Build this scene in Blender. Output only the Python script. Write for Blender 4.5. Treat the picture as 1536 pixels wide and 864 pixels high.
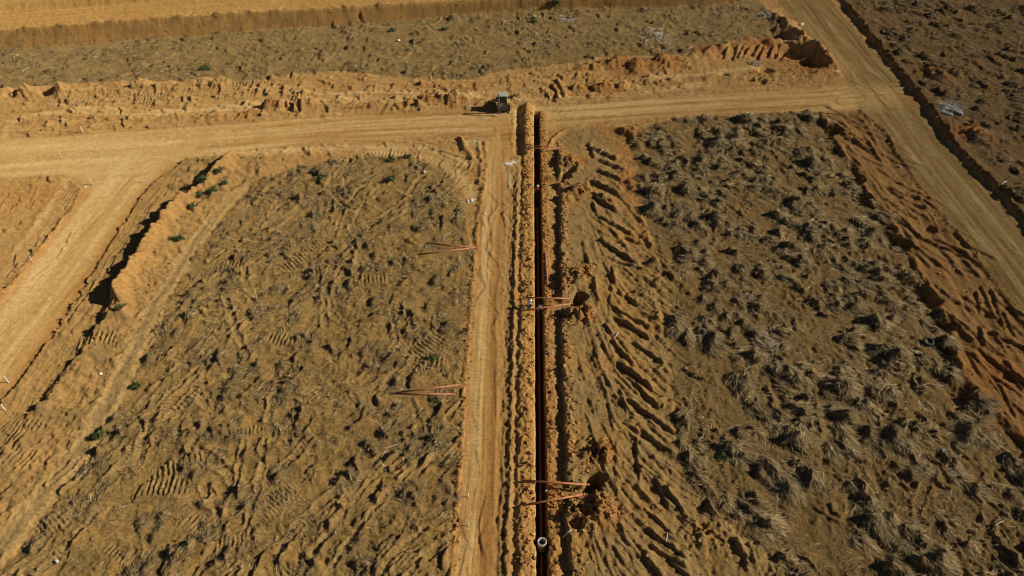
import bpy, bmesh, math, random
import numpy as np
from mathutils import Vector, Matrix

# ------------------------------------------------------------------ clear
for o in list(bpy.data.objects):
    bpy.data.objects.remove(o)
scene = bpy.context.scene
col = scene.collection
rng = np.random.default_rng(7)
random.seed(7)

# ------------------------------------------------------------------ camera, sky, sun, exposure
CAM_H = 52.0
PITCH = math.radians(41.7)
FPX = 1024.0                      # focal length in photograph pixels (24 mm on a 36 mm sensor)
cam_data = bpy.data.cameras.new('camera')
cam_data.lens = 24.0
cam_data.sensor_width = 36.0
cam_data.clip_start = 0.5
cam_data.clip_end = 6000.0
cam = bpy.data.objects.new('camera', cam_data)
cam.location = (0, 0, CAM_H)
cam.rotation_euler = (math.radians(90) - PITCH, 0, 0)
col.objects.link(cam)
scene.camera = cam

SUN_EL = math.radians(30.0)
SUN_AZ = math.radians(-2.0)       # direction to the sun in the ground plane, from +X
sun_dir = Vector((math.cos(SUN_EL) * math.cos(SUN_AZ), math.cos(SUN_EL) * math.sin(SUN_AZ), math.sin(SUN_EL)))
world = bpy.data.worlds.new('World')
scene.world = world
world.use_nodes = True
wn = world.node_tree
wn.nodes.clear()
sky = wn.nodes.new('ShaderNodeTexSky')
sky.sky_type = 'NISHITA'
sky.sun_disc = False
sky.air_density = 0.4
sky.dust_density = 0.3
sky.sun_elevation = SUN_EL
sky.sun_rotation = math.radians(90.0) - SUN_AZ   # measured clockwise from +Y
bgn = wn.nodes.new('ShaderNodeBackground')
bgn.inputs['Strength'].default_value = 0.05
won = wn.nodes.new('ShaderNodeOutputWorld')
wn.links.new(sky.outputs[0], bgn.inputs['Color'])
wn.links.new(bgn.outputs[0], won.inputs['Surface'])

sd_ = bpy.data.lights.new('sun', 'SUN')
sd_.energy = 5.0
sd_.angle = math.radians(0.5)
sd_.color = (1.0, 0.90, 0.72)
sun = bpy.data.objects.new('sun', sd_)
sun.rotation_euler = sun_dir.to_track_quat('Z', 'Y').to_euler()
sun.location = (60, 60, 80)
col.objects.link(sun)

scene.view_settings.view_transform = 'Standard'
scene.view_settings.look = 'None'
scene.view_settings.gamma = 1.0
scene.view_settings.use_curve_mapping = False
scene.view_settings.exposure = -0.05
scene.render.engine = 'CYCLES'
scene.cycles.filter_width = 1.1
scene.cycles.max_bounces = 4
scene.cycles.diffuse_bounces = 2

# ------------------------------------------------------------------ helpers: place of a photograph point on level z
cp, sp = math.cos(PITCH), math.sin(PITCH)
def P(px, py, z=0.0):
    dx, u = px - 768.0, 432.0 - py
    dy = FPX * cp + u * sp
    dz = -FPX * sp + u * cp
    t = (z - CAM_H) / dz
    return (dx * t, dy * t)
def PL(pts, z=0.0):
    return np.array([P(a[0], a[1], a[2] if len(a) > 2 else z) for a in pts], dtype=np.float64)

def _hash(xi, yi, seed):
    h = (xi * np.int64(374761393) + yi * np.int64(668265263) + np.int64(seed) * np.int64(1442695041)) & np.int64(0x7fffffff)
    h = ((h ^ (h >> 13)) * np.int64(1274126177)) & np.int64(0x7fffffff)
    return (h ^ (h >> 16))
_ga = np.arange(64) * (2 * np.pi / 64)
_gx, _gy = np.cos(_ga).astype(np.float32), np.sin(_ga).astype(np.float32)
def perlin(x, y, seed=0):
    x0 = np.floor(x); y0 = np.floor(y)
    fx = (x - x0).astype(np.float32); fy = (y - y0).astype(np.float32)
    xi = x0.astype(np.int64); yi = y0.astype(np.int64)
    u = fx * fx * fx * (fx * (fx * 6 - 15) + 10)
    v = fy * fy * fy * (fy * (fy * 6 - 15) + 10)
    def g(ix, iy, dx, dy):
        k = _hash(ix, iy, seed) & 63
        return _gx[k] * dx + _gy[k] * dy
    a = g(xi, yi, fx, fy); b = g(xi + 1, yi, fx - 1, fy)
    c = g(xi, yi + 1, fx, fy - 1); d = g(xi + 1, yi + 1, fx - 1, fy - 1)
    return ((a + u * (b - a)) + v * ((c + u * (d - c)) - (a + u * (b - a)))) * 1.4
def fbm(x, y, octaves, seed=0, gain=0.5):
    s = 0; a = 1.0; f = 1.0
    for i in range(octaves):
        s = s + a * perlin(x * f + i * 17.3, y * f - i * 9.1, seed + i)
        a *= gain; f *= 2.03
    return s
def sstep(a, b, v):
    t = np.clip((v - a) / (b - a), 0, 1)
    return t * t * (3 - 2 * t)

# ------------------------------------------------------------------ the terrain grid: fine where the site lies, coarse to the horizon
pys = np.linspace(908, -45, 815)
def rowY(py):
    u = 432.0 - py
    return (FPX * cp + u * sp) * (CAM_H / (FPX * sp - u * cp))
Yd = rowY(pys)
near = np.array([-260, -140, -70, -30, -5, 8, 14, 18, 20.5])
farr = Yd[-1] + np.cumsum(1.2 * 1.32 ** np.arange(22))
Ys = np.concatenate([near, Yd, farr])
ta, tb = P(804.9, 172), P(813.3, 864)      # centre line of the trench
def xT(Y):
    return ta[0] + (tb[0] - ta[0]) * (Y - ta[1]) / (tb[1] - ta[1])
NC = 512
mid = np.linspace(-3.6, 3.6, 105)
kin = np.linspace(0, 1, NC + 1)[1:]
kout = 1 + np.cumsum(0.012 * 1.36 ** np.arange(16))
kk = np.concatenate([kin, kout])
depthY = np.maximum(Ys, 20.0) * cp + CAM_H * sp
wY = depthY * 0.86
sR = 3.6 + kk[None, :] * wY[:, None]
S = np.concatenate([-sR[:, ::-1], np.repeat(mid[None, :], len(Ys), 0), sR], axis=1)
# keep the trench columns straight only over the site
GX = S + xT(np.clip(Ys, 10, 200))[:, None]
GY = np.repeat(Ys[:, None], S.shape[1], 1)
NR, NCOL = GX.shape
X = GX.ravel(); Y = GY.ravel(); SS = S.ravel()
N = X.size
H = np.zeros(N)
PW = (np.maximum(Y, 20) * cp + CAM_H * sp) / FPX      # metres per photograph pixel there

w1 = perlin(X / 1.3, Y / 1.3, 11); w2 = perlin(X / 1.3 + 50, Y / 1.3, 12)
w3 = perlin(X / .42, Y / .42, 13); w4 = perlin(X / .42 + 31, Y / .42, 14)
WX = X + .30 * w1 + .12 * w3
WY = Y + .30 * w2 + .12 * w4

def box_idx(x0, y0, x1, y1):
    j0, j1 = np.searchsorted(Ys, (y0, y1))
    if j1 <= j0: return np.zeros(0, np.int64)
    b = j0 * NCOL; v = X[b:j1 * NCOL]
    return np.nonzero((v > x0) & (v < x1))[0] + b
def near_idx(pts, m):
    x0, y0 = pts.min(0) - m; x1, y1 = pts.max(0) + m
    return box_idx(x0, y0, x1, y1)
def poly_dist(x, y, pts, closed=False):
    """distance to the polyline, length along it, side sign (+ right of travel)"""
    best = np.full(x.shape, 1e9); sa = np.zeros(x.shape); sg = np.ones(x.shape)
    n = len(pts); acc = 0.0
    for i in range(n if closed else n - 1):
        a = pts[i]; b = pts[(i + 1) % n]; d = b - a; L2 = d @ d; L = math.sqrt(L2)
        if L < 1e-6: continue
        px_, py_ = x - a[0], y - a[1]
        t = np.clip((px_ * d[0] + py_ * d[1]) / L2, 0, 1)
        qx, qy = px_ - t * d[0], py_ - t * d[1]
        dd = qx * qx + qy * qy
        m = dd < best
        best[m] = dd[m]; sa[m] = acc + t[m] * L
        sg[m] = np.where(px_[m] * d[1] - py_[m] * d[0] > 0, 1, -1)
        acc += L
    return np.sqrt(best), sa, sg
def inside(x, y, pts):
    r = np.zeros(x.shape, bool); n = len(pts)
    for i in range(n):
        x1, y1 = pts[i]; x2, y2 = pts[(i + 1) % n]
        if y1 == y2: continue
        c = ((y1 > y) != (y2 > y)) & (x < (x2 - x1) * (y - y1) / (y2 - y1) + x1)
        r ^= c
    return r
def sdf(idx, pts, warp=1.0):
    x = X[idx] + warp * (WX[idx] - X[idx]); y = Y[idx] + warp * (WY[idx] - Y[idx])
    d = poly_dist(x, y, pts, True)[0]
    return np.where(inside(x, y, pts), d, -d)
def full_sdf(pts, warp=1.0, m=3.0):
    out = np.full(N, -99.0); i = near_idx(pts, m)
    out[i] = sdf(i, pts, warp)
    return out

# ------------------------------------------------------------------ outlines of the ground areas (traced on the ground)
crest = PL([(-500, 75), (-250, 62), (0, 45), (100, 38), (200, 30), (350, 20), (512, 12), (640, 4), (720, 0), (880, -8), (1050, -13), (1130, -18)], 2.6)
toe = PL([(-500, 108), (-250, 93), (0, 75), (100, 68), (200, 60), (330, 52), (420, 43), (512, 39), (645, 28), (762, 18), (880, 14), (1024, 11), (1110, 4), (1150, -14)])
FAR = [(400, 420), (-400, 420), (-600, 150)]
plateau = np.vstack([crest, [(60, 240)], FAR]); toepoly = np.vstack([toe, [(75, 240)], [(400, 421), (-401, 421), (-601, 149)]])
uptoe = np.vstack([PL([(-500, 58), (-200, 36), (0, 20), (140, 10), (270, 0), (420, -12), (700, -40)], 2.6), [(-60, 400), (-600, 400)]])

top_field_low = [(-300, 160), (-120, 146), (0, 137), (80, 131), (200, 127), (330, 119), (350, 128), (430, 113), (512, 106), (600, 116), (700, 120), (760, 105), (850, 96), (920, 84), (1000, 84), (1050, 82), (1083, 67), (1122, 59), (1177, 61), (1165, 35), (1130, -10)]
topfield = np.vstack([toe, PL(top_field_low[::-1])])
cr_top = [(-400, 245), (-200, 226), (0, 209), (120, 202), (250, 193), (400, 181), (512, 175), (640, 169), (740, 163), (820, 158), (900, 155), (1024, 144), (1150, 136), (1240, 128), (1280, 122), (1350, 122)]
cr_bot = [(1385, 160), (1300, 172), (1290, 163), (1235, 168), (1150, 168), (1024, 173), (900, 183), (840, 194), (800, 206), (728, 212), (700, 205), (690, 203), (560, 210), (470, 213), (350, 229), (275, 240), (215, 262), (160, 266), (145, 262), (100, 262), (0, 268), (-200, 290), (-400, 315)]
cross_road = PL(cr_top + cr_bot)
left_road = PL([(200, 225), (85, 258), (112, 268), (124, 280), (120, 297), (60, 375), (0, 447), (-150, 640), (-300, 830), (-300, 1050), (-150, 800), (0, 608), (28, 575), (57, 538), (107, 465), (160, 378), (218, 288), (245, 264), (282, 236)])
central_road = PL([(725, 205), (730, 214), (729, 245), (726, 280), (718, 330), (713, 380), (705, 480), (699, 560), (691, 700), (680, 864), (674, 930), (741, 930), (744, 864), (750, 760), (757, 690), (752, 620), (750, 560), (751, 500), (752, 400), (757, 300), (766, 262), (772, 225), (770, 182), (760, 176)])
rr_left = [(1095, -90), (1130, -42), (1165, 0), (1210, 50), (1245, 90), (1272, 124), (1290, 165), (1330, 200), (1346, 230), (1380, 280), (1420, 330), (1455, 372), (1490, 420), (1536, 484), (1700, 700), (1850, 900)]
rr_right = [(1850, 760), (1700, 560), (1536, 345), (1490, 287), (1450, 250), (1410, 206), (1382, 158), (1352, 124), (1310, 76), (1262, 20), (1230, -20), (1185, -80)]
right_road = PL(rr_left + rr_right)
bank_edge = [(1228, 171), (1243, 195), (1258, 225), (1286, 252), (1298, 288), (1322, 312), (1345, 352), (1360, 378), (1378, 410), (1400, 442), (1412, 475), (1425, 502), (1440, 560), (1482, 612), (1536, 664), (1720, 830)]
right_bank = PL(bank_edge + rr_left[6:15][::-1])
rf_left = [(950, 196), (946, 215), (955, 250), (958, 300), (972, 340), (985, 380), (1000, 430), (1005, 480), (1005, 540), (1010, 600), (1018, 680), (1048, 760), (1110, 800), (1150, 830), (1165, 864), (1190, 930)]
right_field = PL(rf_left + [(1700, 930)] + bank_edge[::-1] + [(1150, 170), (1024, 178)])
fan_zone = PL([(842, 196), (842, 300), (848, 560), (853, 864), (856, 930)] + rf_left[::-1] + [(900, 188)])
left_field = PL([(385, 272), (450, 250), (560, 236), (620, 236), (665, 254), (690, 290), (700, 335), (706, 380), (698, 480), (692, 560), (683, 700), (670, 864), (664, 930), (-60, 930), (-40, 900), (20, 835), (80, 758), (140, 678), (190, 600), (225, 520), (255, 450), (290, 390), (330, 332)])
path_poly = PL([(385, 272), (330, 332), (290, 390), (255, 450), (225, 520), (190, 600), (140, 678), (80, 758), (20, 835), (-40, 900), (-120, 1000), (-180, 960), (-70, 860), (-10, 800), (45, 742), (103, 668), (152, 590), (200, 490), (238, 424), (288, 352), (345, 288)])
up_right = np.vstack([PL([(1210, -80), (1255, -15), (1290, 28), (1330, 78), (1366, 122), (1398, 160), (1425, 205), (1465, 248), (1505, 285), (1556, 345), (1720, 560), (1880, 770)], .9), [(400, -20), (600, 200), (300, 400), (85, 300)]])
tri = PL([(-400, 318), (-200, 293), (0, 270), (80, 264), (106, 272), (118, 284), (114, 300), (58, 375), (0, 445), (-160, 642), (-320, 840)])
berm_zone = PL([(282, 238), (350, 230), (400, 236), (385, 272), (345, 288), (288, 352), (238, 424), (200, 490), (152, 590), (103, 668), (45, 742), (-10, 800), (-100, 890), (-150, 800), (0, 608), (28, 575), (57, 538), (107, 465), (160, 378), (218, 288), (245, 264)])

sd = {}
for nm_, pl, wp in (('topfield', topfield, 1.5), ('cross', cross_road, .8), ('left', left_road, .45), ('central', central_road, .5), ('right', right_road, .4),
                    ('bank', right_bank, .9), ('rfield', right_field, 1.6), ('fan', fan_zone, 1.0), ('lfield', left_field, 1.3), ('path', path_poly, 1.3),
                    ('upright', up_right, 1.6), ('tri', tri, .8), ('bermz', berm_zone, .7)):
    sd[nm_] = full_sdf(pl, wp, 12.0 if nm_ in ('rfield', 'upright') else 3.0)
M = {k: sstep(-.25, .35, v) for k, v in sd.items()}
road = np.maximum.reduce([M['cross'], M['left'], M['central'], M['right']])
dP = full_sdf(plateau, 0., 20); dT = full_sdf(toepoly, .2, 20); dU = full_sdf(uptoe, .8, 6)
tslope = np.where(dP > 0, 1.0, np.where(dT < 0, 0.0, dT / (dT + np.maximum(-dP, 0) + 1e-6)))
M['top'] = sstep(-.2, .3, dP)
M['emb'] = ((dT > 0) & (dP <= 0)).astype(float)
field = np.maximum.reduce([M['topfield'], M['rfield'] , M['lfield'], M['upright']])
field = field * (1 - road)

# ------------------------------------------------------------------ heights
n5 = perlin(X / 5.0, Y / 5.0, 21); n22 = perlin(WX / 2.3, WY / 2.3, 22); n11 = perlin(WX / 1.15, WY / 1.15, 23)
n06 = perlin(X / .62, Y / .62, 24); n03 = perlin(X / .31, Y / .31, 25)
n9 = perlin(X / 11., Y / 11., 26); n015 = perlin(X / .16, Y / .16, 27)
rsp = np.repeat(np.gradient(Ys), NCOL)
n015 = n015 * sstep(.55, 1.3, .16 / rsp); n03 = n03 * (.25 + .75 * sstep(.5, 1.2, .31 / rsp)); n06 = n06 * (.35 + .65 * sstep(.5, 1.1, .62 / rsp)); w3 = w3 * sstep(.4, 1.2, .42 / rsp)
dens = np.clip(.5 + .9 * n5 + .5 * n9, 0, 1)           # where the field is lumpy
ridg = (1 - np.abs(n22)) ** 2
rough_f = (.18 * ridg + .14 * n11 + .12 * n06 + .085 * n03 + .04 * n015) * (.45 + .9 * dens) + .12 * n5
rough_g = .08 * n22 + .07 * n11 + .07 * n06 + .055 * n03 + .028 * n015
H += field * rough_f * (.85 + .1 * M['rfield'] + .2 * M['upright'] - .1 * M['lfield'])
H += (1 - field) * (1 - road) * (1 - .25 * M['bank']) * rough_g
H += road * (.016 * n06 + .02 * n22 + .012 * n03 + .006 * n015)

# top road on its embankment
H += 2.6 * tslope + 1.3 * sstep(-.3, 2.2, dU)
e_ = M['emb']
H += e_ * (.06 * n5 + .05 * n22 + .02 * n11 + .035 * perlin(X / .45, Y / .5, 28)) + np.exp(-(np.abs(dP - .3) / .7) ** 2) * (.55 * np.maximum(n22 + .5 * n11, 0.) + .22 * np.maximum(n06, 0)) * (dT > 0)

# roads: ruts and tyre prints running along each road
def road_dir(a, b):
    a = np.array(P(*a)); b = np.array(P(*b)); d = b - a
    return a, d / np.linalg.norm(d)
streak = np.zeros(N)
lug = np.zeros(N)
for key, a, b, sc, fw_ in (('cross', (0, 238), (1024, 158), 1., 2.0), ('left', (210, 260), (0, 520), 1., 1.0), ('central', (745, 240), (715, 864), 1., .75), ('right', (1210, 0), (1536, 410), 1.2, 1.1)):
    o, d = road_dir(a, b)
    al = (X - o[0]) * d[0] + (Y - o[1]) * d[1]; pe = (X - o[0]) * d[1] - (Y - o[1]) * d[0]
    pe = pe + .5 * perlin(al / 14., pe / 6., 33)
    st = perlin(pe / (.55 * fw_), al / 26., 31) + .8 * perlin(pe / (.25 * fw_), al / 10., 32) + .9 * perlin(pe / (1.6 * fw_), al / 45., 34) + .35 * perlin(al / 3., pe / 2., 36)
    ln = sstep(.15, .45, perlin(pe / .8, al / 30., 35))
    m = M[key] * (1 - .999 * (0 if key == 'cross' else M['cross'] * .7))
    st = st * {'cross': 1.25, 'left': .8, 'central': 1.2, 'right': 1.5}[key]
    streak += m * st; lug += m * ln * np.sin(al * 2 * np.pi / .42 + 1.5 * np.sin(pe * 5)) * sc
    H += m * ({'cross': .02, 'left': .012, 'central': .03, 'right': .03}[key] * st + .010 * ln * np.sin(al * 2 * np.pi / .42))
o, d = road_dir((0, 58), (700, -8))
al = (X - o[0]) * d[0] + (Y - o[1]) * d[1]; pe = (X - o[0]) * d[1] - (Y - o[1]) * d[0]
st = perlin(pe / .8, al / 22., 41) + .6 * perlin(pe / .3, al / 9., 42)
streak += M['top'] * st; H += M['top'] * .03 * st

# streaks along graded strips beside the roads
def strip_streak(mask, a, b, amp, seed, w=.35, L=6.):
    o, d = road_dir(a, b)
    i = np.nonzero(mask > .01)[0]
    al = (X[i] - o[0]) * d[0] + (Y[i] - o[1]) * d[1]; pe = (X[i] - o[0]) * d[1] - (Y[i] - o[1]) * d[0]
    pe = pe + .5 * perlin(al / 5., pe / 4., seed + 5)
    v = perlin(pe / w, al / L, seed) + .5 * perlin(pe / (w * 2.3), al / (L * .8), seed + 1)
    H[i] += mask[i] * amp * v
    return i, v
bi, bv = strip_streak(M['bank'] * (1 - road), (1300, 190), (1500, 500), .13, 51, .9, 13.)
strip_streak(M['path'], (300, 350), (100, 690), .07, 55, .6, 9.)
graded = (1 - field) * (1 - road) * (Y > P(700, 215)[1]) * (1 - np.maximum(M['top'], e_))
gi, gv = strip_streak(graded, (0, 180), (900, 130), .10, 58, .5, 7.)

def ridge(pts, h, w, z=0., wl=None, wr=None, var=.45, warp=1.0, vl=1.6, seed=None, power=2.0, cap=False):
    """a bank of soil along a line; h may be a list (one per point)"""
    p = PL(pts, z) if not isinstance(pts, np.ndarray) else pts
    wl = wl or w; wr = wr or w
    i = near_idx(p, 3 * max(wl, wr))
    if not len(i): return i
    x = X[i] + warp * (WX[i] - X[i]); y = Y[i] + warp * (WY[i] - Y[i])
    d, s, g = poly_dist(x, y, p)
    ww = np.where(g > 0, wr, wl)
    if isinstance(h, (list, tuple)):
        L = np.concatenate([[0], np.cumsum(np.linalg.norm(np.diff(p, axis=0), axis=1))])
        hh = np.interp(s, L, h)
    else:
        hh = h
    sdx = int(abs(p[0, 0] * 13 + p[0, 1] * 7)) % 997 if seed is None else seed
    k = 1 + var * (.75 * n22[i] + .35 * perlin(s / 4.5, d * 0 + sdx * .37, sdx) + .30 * n11[i] + .16 * n06[i])
    H[i] += hh * k * np.exp(-(d / ww) ** power)
    return i
def heap(px, py, r, h, ry=None, rough=.35, z=0., flat=2.0):
    c = np.array(P(px, py, z)); ry = ry or r
    i = near_idx(c[None, :], 2.6 * max(r, ry))
    d = np.sqrt(((WX[i] - c[0]) / r) ** 2 + ((WY[i] - c[1]) / ry) ** 2)
    m = np.exp(-d ** flat)
    H[i] += h * m * (1 + rough * n11[i] + rough * n06[i] * 1.2) + m * .10 * n03[i] * (rough / .35)
def pit(px, py, r, depth, ry=None, z=0.):
    c = np.array(P(px, py, z)); ry = ry or r
    i = near_idx(c[None, :], 2.2 * max(r, ry) + 1)
    d = np.sqrt(((WX[i] - c[0]) / r) ** 2 + ((WY[i] - c[1]) / ry) ** 2)
    H[i] -= depth * (1 - sstep(.7, 1.25, d))
def rand_in(poly, n, margin=0.):
    out = []
    x0, y0 = poly.min(0); x1, y1 = poly.max(0)
    while len(out) < n:
        q = rng.uniform((x0, y0), (x1, y1), (n * 3, 2))
        q = q[inside(q[:, 0], q[:, 1], poly)]
        # keep to what lies about the view
        dd = np.maximum(q[:, 1], 20) * cp + CAM_H * sp
        q = q[(np.abs(q[:, 0]) < dd * .82) & (q[:, 1] > 21) & (q[:, 1] < 165)]
        out.extend(q.tolist())
    return np.array(out[:n])
def scarp(p, h, L=.9, back=.35, warp=.8):
    """a torn edge of soil: abrupt on its -X side, falling away gently on its +X side"""
    i = near_idx(p, 3.2 * L + .3)
    if not len(i): return
    x = X[i] + warp * (WX[i] - X[i]); y = Y[i] + warp * (WY[i] - Y[i])
    d, sa, g = poly_dist(x, y, p)
    dirv = p[-1] - p[0]
    if dirv[1] > 0: e = d * g
    else: e = -d * g
    T = np.sum(np.linalg.norm(np.diff(p, axis=0), axis=1))
    # distance past the ends counts too, so that the edge dies out
    tp = sstep(0, .14 * T + .1, sa) * sstep(0, .14 * T + .1, T - sa)
    k = h * tp * (1 + .25 * n11[i] + .25 * n06[i])
    up = sstep(-.10, .08, e)
    H[i] += k * (up * np.exp(-np.maximum(e, 0) / L) - (1 - up) * .45 * np.exp(np.minimum(e, 0) / back))
def slit(a, b, w=.35, h=.4, bow=0.):
    p = PL([a, ((a[0] + b[0]) / 2 + bow * 3 + rng.uniform(-1, 1), (a[1] + b[1]) / 2 - bow * 5 + rng.uniform(-1, 1)), b])
    scarp(p, h * .85, max(.3, w * 1.8), max(.2, w * 1.0), .28)
def rand_scarps(poly, n, th0, spread, Lr, hr, w=.4, warp=.55):
    for x, y in rand_in(poly, n):
        th = th0 + rng.normal(0, spread); L = rng.uniform(*Lr) * .5; k = rng.normal(0, .25)
        p = np.array([(x - L * math.cos(th - k), y - L * math.sin(th - k)), (x, y), (x + L * math.cos(th + k), y + L * math.sin(th + k))])
        h = rng.uniform(*hr)
        scarp(p, h, rng.uniform(.8, 2.) * w * 2, .35, warp)

# --- right side: field lies lower than the bank beside the road, the far side higher
dbk = poly_dist(X, Y, PL(bank_edge))[0]
i = np.nonzero(M['rfield'] > 0.)[0]
H[i] -= sstep(-.15, .30, sd['rfield'][i]) * .55 * np.exp(-(dbk[i] / 4.0)) * np.clip(.75 + 1.0 * n5[i] + .6 * n22[i], 0, 2)
i = np.nonzero(M['bank'] > 0)[0]
H[i] += M['bank'][i] * (.22 * np.exp(-(dbk[i] / 1.0) ** 2) - .22 * sstep(1., 5., dbk[i])) * (1 - road[i])
H += sstep(-.35, .45, sd['upright']) * (.22 + .55 * np.exp(-np.maximum(sd['upright'], 0) / 3.5)) * (1 + .3 * n22 + .15 * n5)
for a, b, w_, h_ in (((1300, 210), (1320, 238), .5, .45), ((1303, 197), (1313, 212), .4, .35), ((1272, 230), (1288, 247), .5, .5), ((1260, 212), (1280, 232), .3, .3),
                     ((1350, 300), (1365, 320), .4, .4), ((1380, 300), (1404, 335), .5, .4), ((1368, 375), (1392, 398), .5, .45), ((1413, 375), (1430, 393), .4, .4),
                     ((1432, 400), (1445, 412), .4, .35), ((1450, 392), (1468, 412), .4, .4), ((1466, 440), (1470, 465), .4, .45), ((1474, 434), (1488, 470), .45, .5),
                     ((1490, 440), (1505, 488), .5, .5), ((1505, 470), (1522, 500), .5, .45), ((1468, 492), (1474, 516), .6, .55), ((1478, 520), (1495, 530), .5, .4),
                     ((1492, 500), (1508, 528), .5, .5), ((1450, 530), (1468, 560), .4, .4), ((1510, 545), (1530, 580), .5, .5), ((1500, 580), (1520, 620), .5, .5),
                     ((1448, 455), (1456, 468), .3, .3), ((1290, 240), (1322, 282), .3, .3), ((1318, 290), (1372, 372), .3, .3), ((1480, 560), (1500, 590), .4, .4)):
    slit((a[0] - .3 * (b[0] - a[0]), a[1] - .3 * (b[1] - a[1])), (b[0] + .3 * (b[0] - a[0]), b[1] + .3 * (b[1] - a[1])), w_ * .6, h_ * .55)
rand_scarps(right_bank, 44, math.radians(118), .08, (3., 12.), (.10, .30), .4, .35)
for q in ((1250, 196, 1.3, 1.0), (1284, 268, 1.2, .8), (1293, 296, 1.3, .8), (1344, 364, 1.5, .9), (1398, 342, .8, .6), (1393, 450, 1.3, .8), (1408, 490, 1.3, .7), (1370, 430, 1.2, .6), (1440, 590, 1.2, .6)):
    pit(q[0], q[1], q[2], q[3])
heap(1395, 112, 1.6, 1.0); heap(1412, 122, 1.3, .9); pit(1388, 106, 1.5, .7); heap(1455, 205, 1.8, .7); pit(1365, 140, .9, .5); heap(1405, 118, 3., .3)

# --- top right excavation with its rim
rim = [(868, 101), (905, 93), (935, 91), (965, 97), (1000, 90), (1050, 84), (1083, 69), (1122, 62), (1177, 63), (1200, 72), (1226, 82), (1250, 95), (1256, 112)]
ridge(rim, [.4, .7, .6, .8, 1.0, 1.0, 1.1, 1.2, 1.2, 1.3, 1.2, .9, .3], 1.6, .7, wl=1.8, wr=2.2, var=.6, power=1.5, warp=2.)
ridge([(1150, 10), (1182, 34), (1204, 58), (1236, 84), (1250, 98)], [.5, 1.4, 1.7, 1.2, .4], 1.4, .8, var=.5, warp=2., power=1.6)
for k in range(9):
    px = 1092 + k * 11 + rng.uniform(-3, 3); py = 74 + rng.uniform(-3, 2)
    slit((px, py), (px - 8 + rng.uniform(-4, 4), py + 18 + rng.uniform(-3, 4)), .45, .5)
pit(1190, 82, 2.6, 1.4, 2.2); pit(1212, 96, 1.3, 1.0); pit(1172, 55, 2.2, .8, 3.)
for q in ((1150, 107, 1.3, 1.0), (1124, 123, .8, .8), (1141, 123, .9, .8), (1087, 114, .9, .6)):
    pit(*q)
ridge([(1060, 122), (1090, 120), (1118, 121), (1150, 117), (1185, 116), (1215, 116), (1238, 113)], .6, 1.6, var=.6)
for q in ((920, 98, 1.7, .9), (953, 104, 1.6, .9), (992, 98, 2.0, 1.0), (1032, 104, 1.6, .4), (1240, 100, 1.2, .6)):
    heap(*q)

# --- bank and heaps along the far side of the cross road
ridge([(165, 182), (230, 179), (300, 177), (345, 175), (385, 170)], .35, .9, var=.8)
ridge([(385, 170), (410, 164), (465, 160), (512, 160), (560, 160), (615, 158), (640, 154), (700, 152), (735, 155)], [.4, .6, .6, .5, .5, .5, .6, .7, .3], 1.0, var=.5)
for q in ((405, 163, 1.2, .9), (424, 160, .8, .9), (452, 160, .8, .7), (466, 157, 1.2, .9), (636, 152, 1.2, .8), (655, 147, .9, .9), (668, 152, 1.0, .5), (684, 150, 1.2, .9), (706, 146, .9, .4),
          (868, 133, 1.2, .7), (897, 133, 1.0, .8), (914, 131, 1.0, .8), (934, 131, 1.2, .6)):
    heap(*q)
for a, b in (((430, 155), (431, 167)), ((443, 154), (441, 170)), ((459, 146), (451, 170)), ((393, 160), (401, 157)), ((391, 176), (393, 172)), ((308, 171), (304, 177)), ((268, 170), (263, 176)), ((195, 172), (194, 184)),
             ((633, 143), (628, 149)), ((660, 140), (656, 152)), ((680, 141), (670, 160)), ((703, 140), (699, 148)), ((627, 155), (622, 161)), ((862, 130), (857, 138)), ((893, 129), (889, 136)), ((907, 127), (903, 136)), ((930, 127), (926, 135)), ((833, 118), (848, 150)), ((826, 126), (838, 152))):
    slit(a, b, .45, .55)
ridge([(740, 160), (790, 160), (830, 152), (870, 150), (930, 146)], .22, .6, var=.9)
ridge([(1002, 120), (1024, 128), (1045, 126)], .3, .8)
# --- top left bank with machine prints
ridge([(-250, 160), (-100, 148), (0, 138), (40, 136), (80, 132), (130, 129), (190, 125), (250, 125), (330, 119), (345, 122)], [1, 1, 1, 1, 1, .8, .9, .8, .8, .2], 1.2, .4, wl=1.0, wr=2.2, var=.5)
for q in ((24, 143, 1.3, .6), (74, 139, 1.5, .9), (196, 128, 1.0, .5), (232, 129, .9, .5), (268, 127, .8, .4), (318, 125, 1.1, .5)):
    pit(*q)
for q in ((38, 142, 1.0, .6), (92, 139, 1.1, .8), (216, 128, 1.0, .5), (330, 127, 1.3, .6)):
    heap(*q)
for k in range(46):
    px = rng.uniform(0, 330); py = 141 - px * .055 + rng.uniform(0, 8)
    slit((px, py), (px + rng.uniform(-3, 6), py + rng.uniform(5, 9)), .22, .16)
for k in range(26):
    px = rng.uniform(0, 340); py = rng.uniform(150, 196) - px * .04
    L = rng.uniform(14, 60)
    slit((px, py), (px + L, py + L * rng.uniform(-.12, .12)), .22, .14)
for k in range(70):
    px = rng.uniform(480, 980); py = rng.uniform(105, 145) - (px - 480) * .03
    L = rng.uniform(8, 40)
    slit((px, py), (px + L, py + L * rng.uniform(-.6, .15)), .3, .22)
for k in range(30):
    px = rng.uniform(335, 480); py = rng.uniform(108, 140)
    L = rng.uniform(6, 16)
    slit((px, py), (px - L * .5, py + L), .3, .26)

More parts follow.
